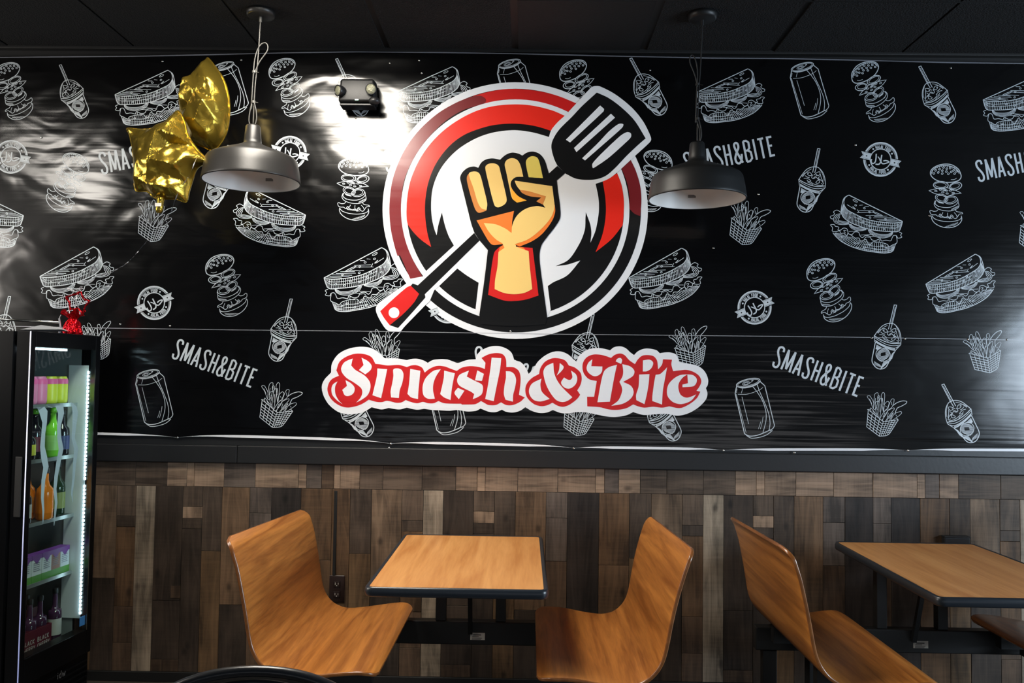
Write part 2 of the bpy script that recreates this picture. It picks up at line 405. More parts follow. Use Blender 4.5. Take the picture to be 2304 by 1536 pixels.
row = [(150, 'rowd'), (215, 'rowd'), (306, 'rowd'), (377, 'rowl'), (421, 'patch'), (438, 'rowl'), (505, 'saw'), (575, 'rowl'), (672, 'patch'), (690, 'saw'), (724, 'mid'), (752, 'patch'), (766, 'rowl'), (810, 'rowd'), (862, 'rowd'), (950, 'rowd'),
       (1026, 'rowl'), (1074, 'patch'), (1092, 'rowl'), (1165, 'rowl'), (1255, 'rowl'), (1340, 'patch'), (1360, 'saw'), (1392, 'rowl'), (1440, 'rowd'), (1500, 'rowd'), (1582, 'rowd'), (1654, 'rowl'), (1701, 'patch'), (1720, 'rowl'), (1790, 'rowl'),
       (1875, 'rowl'), (1963, 'rowl'), (2062, 'patch'), (2080, 'saw'), (2112, 'rowl'), (2155, 'rowd'), (2250, 'rowd'), (2340, 'rowd')]
rx = [(wx(p, 1075), k) for p, k in row]
rr = rx[:]; x = rx[-1][0]
for k in ('rowl', 'saw', 'rowl', 'rowd', 'rowl', 'rowd', 'rowl', 'rowd'): x += .17; rr.append((x, k))
x = rx[0][0]
for k in ('rowl', 'saw', 'rowd', 'rowl', 'rowd'): x -= .16; rr.insert(0, (x, k))
rr.append((rr[-1][0]+.17, None))
for (xa, k), (xb, _) in zip(rr[:-1], rr[1:]): add_plank(xa, xb, ZROW0, ZB0-.003, k, True)

# ------------------------------------------------------------------ banner
YB = -.016
def bump2(x, z, cx, cz, sx, sz): return math.exp(-((x-cx)/sx)**2-((z-cz)/sz)**2)
def disp(x, z):
    """how far the sheet stands off the wall, metres"""
    d = .0035*noise.noise(Vector((x*1.3, 0, z*2.2)))+.0022*noise.noise(Vector((x*3.1, 5, z*4.3)))
    d += .004*bump2(x, z, -.72, 2.78, .34, .16)+.013*bump2(x, z, -.72, 2.36, .42, .24)+.010*bump2(x, z, -2.1, 2.1, .45, .3)
    d += .006*bump2(x, z, -.95, 2.9, .13, .05)-.004*bump2(x, z, -.62, 2.93, .2, .03)+.005*bump2(x, z, -.35, 2.86, .2, .05)
    d += .006*bump2(x, z, -1.95, 2.62, .1, .28)
    k = min(1, max(0, (2.95-z)/.08)); d *= k
    return max(-.004, d)
def wp(px, py, lift=0.):
    p = on_y(px, py, YB); return Vector((p.x, YB-disp(p.x, p.z)-lift, p.z))
def lerp_tab(tab, x):
    if x <= tab[0][0]: (x0, y0), (x1, y1) = tab[0], tab[1]
    elif x >= tab[-1][0]: (x0, y0), (x1, y1) = tab[-2], tab[-1]
    else:
        for (x0, y0), (x1, y1) in zip(tab[:-1], tab[1:]):
            if x0 <= x <= x1: break
    return y0+(y1-y0)*(x-x0)/(x1-x0)
TOP = [(-400, 131), (0, 129.5), (300, 127), (450, 124), (650, 119), (800, 117), (1000, 118.5), (1150, 121), (1400, 127), (1600, 131), (1750, 132), (1900, 135), (2130, 141), (2304, 143), (2700, 147)]
SEAM = [(-400, 728), (0, 733), (250, 738), (537, 742), (840, 745), (1200, 751), (1900, 758), (2304, 765), (2700, 770)]
scr = [(-80, 972), (400, 984), (880, 998), (1291, 1008), (1628, 1013), (2043, 1013), (2460, 1016)]
mids = [9, 12.5, 9, 7, 6, 6.5]
def botrow(px):
    for i in range(len(scr)-1):
        (x0, y0), (x1, y1) = scr[i], scr[i+1]
        if px <= x1 or i == len(scr)-2:
            t = max(0, min(1, (px-x0)/(x1-x0))); return y0+(y1-y0)*t - mids[i]*(1-(2*t-1)**4)*.75-.0, i, t
def sheet(name, top, bot, px0, px1, nx, nz, label):
    bm = bmesh.new(); g = []
    for j in range(nz+1):
        rowv = []
        for i in range(nx+1):
            px = px0+(px1-px0)*i/nx; a, b = top(px), bot(px); rowv.append(bm.verts.new(wp(px, a+(b-a)*j/nz)))
        g.append(rowv)
    for j in range(nz):
        for i in range(nx): bm.faces.new((g[j][i], g[j+1][i], g[j+1][i+1], g[j][i+1]))
    o = obj(name, bm, M['vblack'], smooth=True); tag(o, label, 'banner'); return o
up = sheet('banner', lambda p: lerp_tab(TOP, p), lambda p: lerp_tab(SEAM, p)+.6, -420, 2720, 314, 66, 'upper black vinyl banner sheet with the round fist and spatula logo')
lo = sheet('banner', lambda p: lerp_tab(SEAM, p)-.6, lambda p: botrow(p)[0], -420, 2720, 314, 27, 'lower black vinyl banner sheet with the red lettering, above the wood panelling')

def ribbon(bm, pts, w, lift, closed=False, mapf=None, taper=None):
    """flat print stroke; pts in photo pixels"""
    q = []; pts = [Vector(p) for p in pts]; ns = len(pts)
    for i in range(ns if closed else ns-1):
        a, b = pts[i], pts[(i+1) % ns]; k = max(1, math.ceil((b-a).length/8))
        q += [a.lerp(b, j/k) for j in range(k)]
    if not closed: q.append(pts[-1])
    pts = q
    n = len(pts)
    if n < 2: return
    V = []
    for i, p in enumerate(pts):
        a = pts[i-1] if (closed or i > 0) else p; b = pts[(i+1) % n] if (closed or i < n-1) else p
        t = Vector(b)-Vector(a)
        if t.length < 1e-9: t = Vector((1, 0))
        t.normalize(); nr = Vector((-t.y, t.x))
        ww = w*(taper(i/(n-1)) if taper else 1)*.5
        V.append((bm.verts.new(wp(*(p+nr*ww), lift)), bm.verts.new(wp(*(p-nr*ww), lift))))
    for i in range(n if closed else n-1):
        a, b = V[i], V[(i+1) % n]
        try: bm.faces.new((a[0], b[0], b[1], a[1]))
        except ValueError: pass
def fill(bm, pts, lift, cut=.05):
    """filled print area; pts in photo pixels, laid over the sheet's own relief"""
    P = []
    for p in pts:
        if not P or (Vector(p)-P[-1]).length > .15: P.append(Vector(p))
    if (P[0]-P[-1]).length < .15: P.pop()
    tri = tessellate_polygon([[Vector((p.x, p.y, 0)) for p in P]])
    b2 = bmesh.new(); vs = []
    for p in P:
        q = on_y(p.x, p.y, YB); vs.append(b2.verts.new((q.x, 0, q.z)))
    for t_ in tri:
        try: b2.faces.new([vs[i] for i in t_])
        except ValueError: pass
    xs = [v.co.x for v in vs]; zs = [v.co.z for v in vs]
    if cut and (max(xs)-min(xs) > cut or max(zs)-min(zs) > cut):
        k = math.floor(min(xs)/cut)+1
        while k*cut < max(xs):
            bmesh.ops.bisect_plane(b2, geom=b2.verts[:]+b2.edges[:]+b2.faces[:], plane_co=(k*cut, 0, 0), plane_no=(1, 0, 0)); k += 1
        k = math.floor(min(zs)/cut)+1
        while k*cut < max(zs):
            bmesh.ops.bisect_plane(b2, geom=b2.verts[:]+b2.edges[:]+b2.faces[:], plane_co=(0, 0, k*cut), plane_no=(0, 0, 1)); k += 1
    mp = {}
    for v in b2.verts: mp[v] = bm.verts.new((v.co.x, YB-disp(v.co.x, v.co.z)-lift, v.co.z))
    for f in b2.faces:
        fn = bm.faces.new([mp[v] for v in f.verts])
        fn.normal_update()
        if fn.normal.y > 0: fn.normal_flip()
    b2.free()

# ---- motifs: strokes in their own drawing units; ('s', pts, width, closed) ; ('f', pts)
def ell(cx, cy, rx, ry, rot=0, n=28, a0=0, a1=360):
    out = []; full = (a1-a0) >= 360
    for i in range(n if full else n+1):
        a = math.radians(a0+(a1-a0)*i/n); x, y = rx*math.cos(a), ry*math.sin(a); r = math.radians(rot)
        out.append((cx+x*math.cos(r)-y*math.sin(r), cy+x*math.sin(r)+y*math.cos(r)))
    return out
def cr(pts, closed=False, n=4): return [tuple(v) for v in catmull(pts, n, closed)]
def pick(c, t):
    f = t*(len(c)-1); i = min(int(f), len(c)-2); f -= i
    return (c[i][0]+(c[i+1][0]-c[i][0])*f, c[i][1]+(c[i+1][1]-c[i][1])*f)
S_ = lambda p, w, c=False: ('s', cr(p, c), w, c)
R_ = lambda p, w, c=False: ('s', p, w, c)

def m_sandwich():
    L = []
    I = cr([(110, 662), (250, 672), (450, 652), (650, 607), (800, 550), (950, 470), (1060, 400), (1112, 320), (1118, 250)])
    O = cr([(120, 690), (190, 820), (350, 815), (550, 790), (740, 745), (900, 680), (1040, 610), (1140, 520), (1180, 430)])
    L += [R_([(110, 655), (1025, 140)], 13), S_([(1025, 140), (1090, 180), (1120, 250)], 12), R_(I, 11), R_(O, 12), S_([(1025, 140), (1110, 190), (1150, 290), (1180, 430)], 12), R_([(110, 655), (165, 800), (200, 822)], 12)]
    for i in range(44):
        t = .02+i*.0215
        a, b = pick(I, t), pick(O, min(1, t+.06)); L.append(R_([a, b], 4.5))
    for k in (.3, .6):
        L.append(R_([tuple(Vector(pick(I, t/20)).lerp(Vector(pick(O, t/20)), k)) for t in range(1, 14)], 4))
    for a, b in (((150, 640), (400, 645)), ((200, 625), (520, 622)), ((240, 602), (560, 598)), ((300, 578), (620, 562)), ((370, 545), (600, 540)), ((520, 525), (750, 515)), ((600, 465), (900, 455)), ((590, 440), (860, 420)), ((680, 360), (760, 355)), ((790, 328), (850, 330))):
        L.append(R_([a, b], 6))
    L += [R_(ell(918, 248, 44, 14, -30), 7, True), R_(ell(535, 498, 95, 11, -27), 8, True), R_([(860, 458), (890, 400)], 8), S_([(915, 395), (970, 340), (930, 395), (1065, 305)], 8)]
    for x, y in ((765, 385), (915, 325), (680, 457), (405, 597), (675, 555), (535, 695), (190, 730), (300, 750), (445, 765), (690, 700), (855, 545), (805, 625), (1030, 535), (1082, 447), (1015, 450), (1140, 380)):
        L.append(R_(ell(x, y, 18, 13, -25, 10), 7, True))
    L += [S_([(1180, 440), (1215, 405), (1260, 390), (1310, 420), (1290, 450), (1320, 480), (1365, 490), (1360, 530), (1320, 540)], 9)]
    for k in range(4):
        f = 1-k*.2; L.append(S_([(1180+10*k, 455+18*k), (1180+80*f, 470+18*k), (1180+135*f, 530+8*k), (1180+125*f, 590-5*k), (1250-30*k, 632-14*k), (1150-20*k, 650-14*k), (1050, 645-10*k)], 8))
    for k in range(4):
        L.append(S_([(1050-12*k, 640+4*k), (1030-18*k, 700-3*k), (960-20*k, 750-12*k), (860-10*k, 775-16*k), (755, 760-8*k)], 8))
        L.append(S_([(720-12*k, 768), (690-20*k, 830-5*k), (600-15*k, 890-14*k), (480-5*k, 922-20*k), (370, 910-16*k), (310, 875-14*k), (290, 830)], 8))
    Wv = [(180, 835), (135, 860), (160, 890), (140, 930), (210, 940), (230, 900), (280, 890), (310, 930), (340, 980), (420, 965), (500, 975), (520, 930), (600, 960), (670, 940), (700, 880), (780, 865), (830, 895), (870, 860), (890, 800), (960, 790), (1010, 830), (1070, 810), (1090, 730), (1150, 710), (1200, 740), (1250, 740), (1230, 690), (1290, 670), (1310, 640), (1375, 640), (1340, 690), (1350, 750), (1290, 765), (1220, 750)]
    Lw = [(235, 900), (225, 990), (240, 1030), (300, 1050), (370, 1080), (400, 1040), (500, 1000), (560, 990), (650, 980), (700, 1030), (740, 1000), (770, 930), (830, 950), (870, 950), (890, 900), (960, 895), (1000, 860), (1080, 810), (1100, 850), (1150, 800), (1200, 800), (1220, 750)]
    L += [S_(Wv, 9), S_(Lw, 9), S_([(540, 940), (540, 985), (620, 990)], 7), S_([(700, 900), (760, 890), (800, 920)], 6), S_([(1100, 760), (1150, 750), (1120, 800)], 7), R_([(620, 850), (860, 850)], 5), R_([(900, 775), (1060, 775)], 5), R_([(600, 885), (700, 885)], 5)]
    Bt = cr([(300, 1150), (350, 1180), (480, 1185), (650, 1155), (850, 1110), (1050, 1030), (1200, 940), (1290, 850), (1340, 780)])
    U = cr([(290, 1060), (380, 1075), (500, 1010), (660, 1000), (760, 960), (880, 940), (1000, 880), (1120, 850), (1220, 800), (1330, 770)])
    L += [R_([(255, 1030), (300, 1150)], 12), R_(Bt, 12), S_([(340, 1150), (500, 1162), (700, 1125), (950, 1055)], 8)]
    for i in range(40):
        t = .02+i*.024; L.append(R_([pick(U, max(0, t-.05)), pick(Bt, t)], 4.5))
    for k in (.35, .65): L.append(R_([tuple(Vector(pick(U, t/20)).lerp(Vector(pick(Bt, t/20)), k)) for t in range(0, 11)], 4))
    for x, y in ((415, 1100), (620, 1110), (800, 1070), (905, 985), (965, 985), (1185, 865), (1280, 800), (495, 1055)): L.append(R_(ell(x, y, 20, 11, -20, 10), 7, True))
    return L
def m_burger():
    L = [S_([(200, 470), (215, 380), (300, 270), (420, 210), (560, 190), (680, 215), (735, 280), (725, 360), (660, 450), (540, 530), (400, 580), (280, 590), (215, 550)], 15, True),
         S_([(222, 450), (250, 365), (330, 288), (440, 232), (560, 212), (665, 232), (708, 290)], 13)]
    for i in range(22):
        t = i/21; c = cr([(215, 450), (240, 370), (320, 290), (430, 225), (560, 205), (670, 225), (722, 290)]); a = pick(c, t); L.append(R_([a, (a[0]+14, a[1]+30)], 5))
    for x, y in ((255, 415), (305, 380), (355, 390), (418, 405), (305, 443), (350, 318), (413, 305), (440, 352), (462, 262), (505, 310), (525, 362), (545, 265), (588, 315), (622, 262), (672, 305)):
        L.append(R_(ell(x, y, 19, 15, 20, 10), 10, True))
    L += [S_([(300, 535), (350, 545), (410, 525)], 8), R_(ell(370, 672, 118, 70, -6), 13, True), R_(ell(378, 664, 84, 44, -8), 8, True), R_(ell(625, 556, 140, 70, -22), 13, True), R_(ell(628, 552, 108, 44, -24), 8, True),
          S_([(310, 835, 1), (400, 740), (520, 650), (640, 610), (760, 585), (870, 575, 1), (790, 660), (690, 730), (600, 800, 1), (450, 800)], 10, True)]
    for x, y in ((455, 775), (490, 715), (560, 690), (575, 670), (600, 665), (565, 745), (635, 695), (660, 635), (750, 628)): L.append(R_(ell(x, y, 26, 12, -25, 10), 8, True))
    L += [R_(ell(693, 792, 122, 74, -35), 9, True), R_(ell(690, 795, 95, 50, -35), 8, True), R_(ell(545, 882, 125, 74, -12), 10, True), R_(ell(550, 878, 98, 50, -12), 8, True),
          S_([(790, 790), (830, 820), (838, 870), (760, 945), (620, 1005), (500, 1005), (430, 970), (415, 905)], 10), S_([(425, 975), (440, 1050), (500, 1080), (620, 1075), (760, 1010), (850, 925), (865, 850), (820, 792)], 10)]
    for i in range(9): L.append(R_([(450+i*16, 1030+i*2), (462+i*17, 1062+i)], 6))
    for i in range(7): L.append(R_([(800+i*8, 930-i*14), (815+i*6, 905-i*14)], 7))
    for i in range(6): L.append(R_([(690+i*14, 905-i*8), (720+i*14, 870-i*10)], 4))
    L += [S_([(530, 1085), (510, 1130), (430, 1175), (425, 1205), (480, 1190), (520, 1215), (570, 1245), (610, 1220), (640, 1170), (680, 1210), (700, 1160), (760, 1150), (800, 1110), (820, 1060), (870, 1090), (900, 1050), (950, 1030), (985, 1000), (985, 945), (960, 935), (920, 970), (860, 985), (820, 960)], 10),
          S_([(565, 1125), (545, 1170), (540, 1225)], 8), S_([(680, 1090), (700, 1140), (680, 1200)], 9), S_([(760, 1050), (790, 1080), (850, 1100)], 9), S_([(600, 1200), (630, 1150), (690, 1190)], 8)]
    for i in range(9): L.append(R_([(640+i*24, 1225-i*12), (665+i*24, 1190-i*12)], 5))
    L += [S_([(460, 1230), (480, 1275), (560, 1290), (700, 1260), (850, 1190), (950, 1110), (975, 1050)], 10), S_([(460, 1230), (480, 1310), (560, 1365), (660, 1380), (780, 1355), (900, 1280), (980, 1180), (1000, 1090), (975, 1035)], 12)]
    for i in range(14): L.append(R_([(560+i*20, 1300+i*1.5+max(0, 20-i*2)), (585+i*19, 1362-abs(i-4)*4)], 6))
    return L
def m_cup():
    L = [R_([(905, 212), (800, 650)], 12), R_([(950, 216), (868, 560), (838, 655)], 12), R_([(900, 208), (955, 212)], 12), R_([(925, 240), (850, 560)], 5),
         S_([(545, 770), (600, 690), (690, 590), (800, 545), (900, 555), (980, 640), (1020, 750), (1030, 870)], 12), S_([(610, 725), (700, 625), (785, 580)], 7), S_([(935, 590), (985, 690), (1008, 800)], 7)]
    for q in ([(600, 715), (660, 655), (740, 640), (785, 690), (740, 705), (700, 670), (730, 665)], [(820, 700), (880, 650), (935, 640), (920, 700), (860, 700), (880, 680)], [(635, 750), (700, 755), (765, 800), (720, 812), (690, 780)],
              [(800, 765), (850, 725), (905, 780), (960, 800), (992, 850)], [(860, 825), (900, 790), (925, 830), (880, 852), (850, 830)], [(760, 825), (820, 862), (900, 885), (990, 890)], [(940, 680), (960, 760), (990, 820)],
              [(800, 690), (780, 740), (820, 760), (850, 740)], [(660, 700), (700, 730), (740, 740)], [(930, 720), (900, 760), (940, 780)], [(700, 820), (760, 850), (800, 880)], [(950, 850), (980, 870), (1000, 850)]):
        L.append(S_(q, 9))
    L += [S_([(540, 765), (640, 828), (780, 888), (900, 910), (1028, 900)], 13), S_([(550, 800), (640, 862), (780, 930), (900, 950), (1028, 932)], 9), S_([(560, 850), (660, 912), (800, 972), (920, 992), (985, 962)], 10), S_([(580, 892), (700, 960), (840, 1020), (925, 1036)], 12),
          R_([(540, 765), (550, 880)], 10), R_([(1028, 870), (1026, 930), (925, 1036)], 10)]
    a = cr([(560, 850), (660, 912), (800, 972), (920, 992)]); b = cr([(580, 892), (700, 960), (840, 1020), (925, 1036)])
    for i in range(24): L.append(R_([pick(a, i/24), pick(b, i/24)], 4))
    L += [S_([(565, 880), (530, 1050), (500, 1220), (540, 1310), (610, 1365), (690, 1370), (760, 1330), (830, 1200), (930, 1030)], 14), R_(ell(702, 1112, 132, 118, 22), 10, True)]
    for i in range(15):
        yy = 1010+i*15; hw = 118*math.sqrt(max(0, 1-((yy-1112)/115)**2))
        if abs(yy-1112) > 28: L.append(R_([(702-hw, yy+20), (702+hw, yy-26)], 4.5))
        else: L.append(R_([(702-hw, yy+20), (702-hw*.35, yy+2)], 4.5)); L.append(R_([(702+hw*.4, yy-10), (702+hw, yy-26)], 4.5))
    for i in range(16):
        L.append(R_([(870-i*8+40, 1040+i*8+10) if i < 6 else (840-(i-6)*14, 1215+(i-6)*3), (860-i*14, 1190+i*13)], 4))
    for i in range(7): L.append(R_([(540+i*16, 1230+i*10), (560+i*20, 1310+i*6)], 5))
    for i in range(10): L.append(R_([(590+i*10, 930+i*6), (570+i*4, 1010+i*2)], 3.5))
    return L
def m_can():
    return [R_(ell(542, 265, 232, 72, -13, 40), 14, True), R_(ell(540, 265, 205, 52, -13, 36), 8, True), S_([(322, 335), (420, 365), (560, 350), (700, 300), (778, 232)], 11), R_(ell(500, 275, 72, 30, -15), 7, True), R_(ell(500, 275, 45, 16, -15), 7, True), S_([(565, 275), (640, 215), (600, 222)], 7),
            R_([(322, 325), (290, 470), (470, 1240)], 16), R_([(310, 480), (500, 1220)], 6), R_([(330, 380), (312, 460)], 6), R_([(775, 245), (860, 320), (1045, 1080)], 14), S_([(1045, 1080), (1022, 1130), (960, 1180)], 13),
            S_([(345, 485), (500, 485), (650, 445), (760, 400), (825, 350)], 7), S_([(620, 325), (720, 450), (820, 620), (880, 820), (880, 1000), (820, 1230)], 11), S_([(710, 290), (760, 430), (870, 680), (940, 880), (960, 1040), (940, 1180)], 11),
            R_([(435, 375), (410, 465)], 6), R_([(420, 530), (550, 1055)], 8), S_([(825, 915), (810, 1020), (775, 1150)], 4), S_([(780, 1010), (765, 1070), (735, 1150)], 4),
            S_([(470, 1240), (560, 1285), (700, 1275), (850, 1220), (965, 1165)], 15), S_([(500, 1268), (600, 1325), (750, 1310), (900, 1260), (1005, 1175)], 12)]
def m_fries():
    L = [S_([(345, 670), (400, 700), (520, 790), (650, 900), (740, 970, 1), (900, 950), (1110, 920, 1), (1060, 880)], 13), R_([(345, 670), (425, 660)], 9), R_([(365, 700), (325, 1095), (635, 1325)], 14), S_([(635, 1325, 1), (800, 1312), (890, 1260), (1110, 920, 1)], 14), R_([(738, 970), (690, 1100), (635, 1325)], 12)]
    def grid(TL, TR, BR, BL, nu, nv, w):
        TL, TR, BR, BL = map(Vector, (TL, TR, BR, BL))
        for i in range(1, nu): L.append(R_([tuple(TL.lerp(TR, i/nu)), tuple(BL.lerp(BR, i/nu))], w))
        for j in range(1, nv): L.append(R_([tuple(TL.lerp(BL, j/nv)), tuple(TR.lerp(BR, j/nv))], w))
    grid((372, 700), (735, 970), (635, 1325), (325, 1095), 4, 6, 12); grid((740, 970), (1105, 925), (885, 1270), (635, 1325), 5, 7, 10)
    for p in ([(340, 350), (400, 330), (440, 380), (500, 500), (490, 640), (420, 470)], [(530, 290), (610, 260), (600, 480), (560, 640), (500, 660), (505, 480)], [(600, 350), (640, 330), (650, 400), (610, 470)], [(690, 320), (735, 245), (775, 290), (762, 560), (740, 720), (700, 480)],
              [(550, 490), (630, 480), (620, 600), (590, 800), (545, 650)], [(650, 420), (710, 400), (690, 600), (645, 890), (605, 780)], [(760, 560), (840, 465), (885, 510), (830, 650), (745, 720)], [(940, 420), (1010, 420), (960, 600), (850, 670)], [(800, 670), (845, 720), (700, 930), (655, 890)],
              [(840, 710), (1000, 625), (1012, 660), (880, 820), (780, 965), (720, 930)], [(990, 740), (960, 800), (890, 940), (820, 955), (900, 830)], [(1010, 780), (1170, 715), (1190, 760), (1060, 870), (930, 940)], [(430, 625), (600, 840), (560, 830), (440, 720)]):
        L.append(('s', cr([(x, y) for x, y in p], True, 3), 9, True))
        cx, cy = sum(q[0] for q in p)/len(p), sum(q[1] for q in p)/len(p)
        L.append(R_([(p[0][0]*.45+cx*.55+6, p[0][1]*.45+cy*.55), (cx*.6+p[-2][0]*.4, cy*.6+p[-2][1]*.4)], 5))
    L.append(S_([(980, 570), (1080, 500), (1220, 455), (1320, 470), (1300, 520), (1180, 590), (1080, 640), (1020, 790)], 14))
    return L
FONT = {'S': (.38, [[(.36, .8), (.33, .95), (.19, 1), (.05, .93), (.04, .76), (.14, .58), (.28, .4), (.35, .22), (.31, .05), (.18, 0), (.05, .06), (.02, .22)]], True),
        'M': (.52, [[(0, 0), (.05, 1)], [(.05, 1), (.26, .08)], [(.26, .08), (.47, 1)], [(.47, 1), (.52, 0)]], False), 'A': (.36, [[(0, 0), (.18, 1)], [(.18, 1), (.36, 0)], [(.07, .28), (.29, .28)]], False),
        'H': (.36, [[(.03, 0), (.03, 1)], [(.33, 0), (.33, 1)], [(.03, .52), (.33, .52)]], False),
        '&': (.44, [[(.44, .42), (.38, .16), (.22, 0), (.06, .06), (.02, .26), (.14, .5), (.32, .74), (.32, .93), (.22, 1), (.11, .93), (.11, .76), (.22, .46), (.42, 0)]], True),
        'B': (.38, [[(.03, 0), (.03, 1)], [(.03, 1), (.2, 1), (.33, .9), (.32, .62), (.2, .53), (.03, .53)], [(.2, .53), (.36, .42), (.37, .12), (.22, 0), (.03, 0)]], False),
        'I': (.1, [[(.05, 0), (.05, 1)]], False), 'T': (.36, [[(0, .95), (.36, .95)], [(.18, 0), (.18, 1)]], False), 'E': (.3, [[(.03, 0), (.03, 1)], [(.03, .95), (.3, .95)], [(.03, .53), (.24, .53)], [(.03, .05), (.3, .05)]], False),
        'L': (.28, [[(.03, 0), (.03, 1)], [(.03, .06), (.28, .06)]], False), 'F': (.28, [[(.03, 0), (.03, 1)], [(.03, .94), (.28, .94)], [(.03, .53), (.24, .53)]], False),
        'O': (.36, [[(.05, .2), (.05, .8), (.18, .98), (.31, .8), (.31, .2), (.18, .02), (.05, .2)]], True), 'D': (.36, [[(.03, 0), (.03, 1)], [(.03, .97), (.22, .95), (.33, .78), (.33, .22), (.22, .05), (.03, .03)]], False), ' ': (.22, [], False)}
def letters(txt, gap=.2):
    x = 0; L = []
    for ch in txt:
        w, st, sm = FONT[ch]
        for s in st:
            q = [(x+a, -b) for a, b in s]; L.append((cr(q) if sm else q))
        x += w+gap
    return L, x-gap
def m_text():
    L, w = letters('SMASH&BITE', .2); return [R_([(a/w*1000, b*232) for a, b in s], 23) for s in L]
def m_halal():
    L = []; add = L.append
    add(('ring', 0, 0, 466, 46)); add(('ring', 0, 0, 424, 12)); add(('ring', 0, 0, 292, 26))
    for up_ in (True, False):
        st, w = letters('HALAL FOOD', .17); sc = 96; tot = w*sc; rad = 312 if up_ else 402
        for s in st:
            q = []
            for a, b in s:
                if up_: ang = -PI/2+(a*sc-tot/2)/358; r = rad+(-b)*sc*.93
                else: ang = PI/2-(a*sc-tot/2)/358; r = rad-(-b)*sc*.93
                q.append((r*math.cos(ang), r*math.sin(ang)))
            add(R_(q, 15))
        for sg in (-1, 1):
            ang = (-PI/2 if up_ else PI/2)+sg*.86; add(('f', ell(358*math.cos(ang), 358*math.sin(ang), 26, 26, 0, 10)))
    for sg in (-1, 1):
        add(('kb', [(sg*296, -118), (sg*600, -118), (sg*535, 0), (sg*600, 118), (sg*296, 118)])); add(('f2', [(sg*292, -96), (sg*580, -96), (sg*515, 0), (sg*580, 96), (sg*292, 96)]))
        add(('k', ell(sg*405, 0, 20, 20, 0, 10))); add(('ks', [(sg*300, -74), (sg*540, -74), (sg*485, 0), (sg*540, 74), (sg*300, 74)], 6))
    r = math.radians(22)
    def rt(p): x, y = p[0]-735, p[1]-785; return (x*math.cos(r)-y*math.sin(r), x*math.sin(r)+y*math.cos(r))
    for p, w in (([(545, 730), (610, 830), (655, 930), (640, 995), (590, 1012), (545, 975), (528, 925)], 34), ([(688, 660), (735, 755), (782, 850), (775, 925), (700, 978)], 36), ([(630, 765), (700, 790), (742, 822)], 26), ([(775, 825), (840, 852), (900, 812), (972, 702), (880, 722), (825, 775)], 32)):
        add(R_([rt(q) for q in cr(p)], w))
    return L
MOT = {'sandwich': (m_sandwich(), (110, 655), (1025, 140)), 'burger': (m_burger(), (465, 395), (660, 1380)), 'cup': (m_cup(), (925, 215), (670, 1370)), 'can': (m_can(), (540, 265), (670, 1325)),
       'fries': (m_fries(), (635, 1325), (1300, 470)), 'text': (m_text(), (0, 0), (1000, 0)), 'halal': (m_halal(), (-560, 0), (560, 0))}
NAMES = {'sandwich': 'sandwich_print', 'burger': 'burger_print', 'cup': 'cup_print', 'can': 'can_print', 'fries': 'fries_print', 'text': 'lettering_print', 'halal': 'round_badge_print'}
PL = [('sandwich', (1414.3, 625.3), (1533.5, 558.2), 0), ('sandwich', (729, 625), (859, 557), 0), ('sandwich', (91, 622), (213, 556), 0), ('sandwich', (260, 214), (377.5, 158), 0), ('sandwich', (896.5, 206), (1018, 150), 0),
      ('sandwich', (1567, 208), (1683, 154.6), 0), ('sandwich', (2211.5, 225), (2331, 171), 0), ('sandwich', (2083, 639), (2194, 571.7), 0), ('sandwich', (2031, 498), (1909.5, 438.8), 1), ('sandwich', (688, 484), (566.5, 425), 1), ('sandwich', (54.7, 485.6), (-67, 427), 1),
      ('burger', (494.5, 596.3), (517.3, 711.7), 0), ('burger', (1846.4, 607), (1877.4, 723.8), 0), ('burger', (634.4, 154.7), (662, 262.5), 0), ('burger', (797, 378), (813, 494), 1), ('burger', (2128, 391.7), (2147, 510), 1), ('burger', (1946, 163), (1978.3, 274.3), 0),
      ('burger', (15, 163), (38, 269), 0), ('burger', (172, 368.4), (142, 477.8), 1), ('burger', (1289, 159), (1320, 270), 0), ('burger', (1481, 361), (1466, 476), 1),
      ('cup', (2014.4, 686.6), (1982.9, 829.5), 0), ('cup', (655, 673), (625, 812), 0), ('cup', (1842, 335), (1814.4, 476.7), 0), ('cup', (136, 146.6), (184.4, 266), 1), ('cup', (1419.7, 131.8), (1485.8, 258.7), 1), ('cup', (2070, 150), (2134, 277), 1), ('cup', (758, 133), (814, 261.5), 1),
      ('cup', (2122, 865), (2187, 995), 1), ('cup', (760, 855), (826, 981.6), 1), ('cup', (1450, 863), (1517, 991), 1), ('cup', (1334, 707.7), (1303, 850), 0), ('cup', (514.4, 328), (477.5, 468.7), 0), ('cup', (21.6, 667.4), (-9, 810), 0),
      ('can', (1683.3, 861), (1698.5, 985.3), 0), ('can', (333, 841), (347.5, 959), 0), ('can', (1805, 150.6), (1824.6, 267), 0), ('can', (502.5, 148.4), (521, 258.7), 0), ('can', (1146, 143), (1164, 259), 0), ('can', (992, 858), (1005.5, 977.6), 0),
      ('fries', (1977.9, 980.8), (2038.5, 902.9), 0), ('fries', (1670, 550.3), (1731.7, 473.3), 0), ('fries', (2227.3, 838.6), (2251, 744.2), 0), ('fries', (1563, 827), (1588, 734), 0), ('fries', (873, 834), (900, 741), 0), ('fries', (229, 808), (247, 723), 0), ('fries', (613, 961), (678, 883), 0),
      ('fries', (1296.7, 979.6), (1352, 902), 0), ('fries', (340, 543.7), (396, 468.7), 0), ('fries', (2321, 567), (2382, 489), 0),
      ('text', (386, 804), (564, 872.5), 0), ('text', (1737, 823), (1928, 893), 0), ('text', (232, 392), (430, 353), 0), ('text', (1546, 391), (1744, 351), 0), ('text', (872, 388), (1070, 348), 0), ('text', (2203, 408), (2396, 369), 0), ('text', (1057, 822), (1245, 890), 0)]
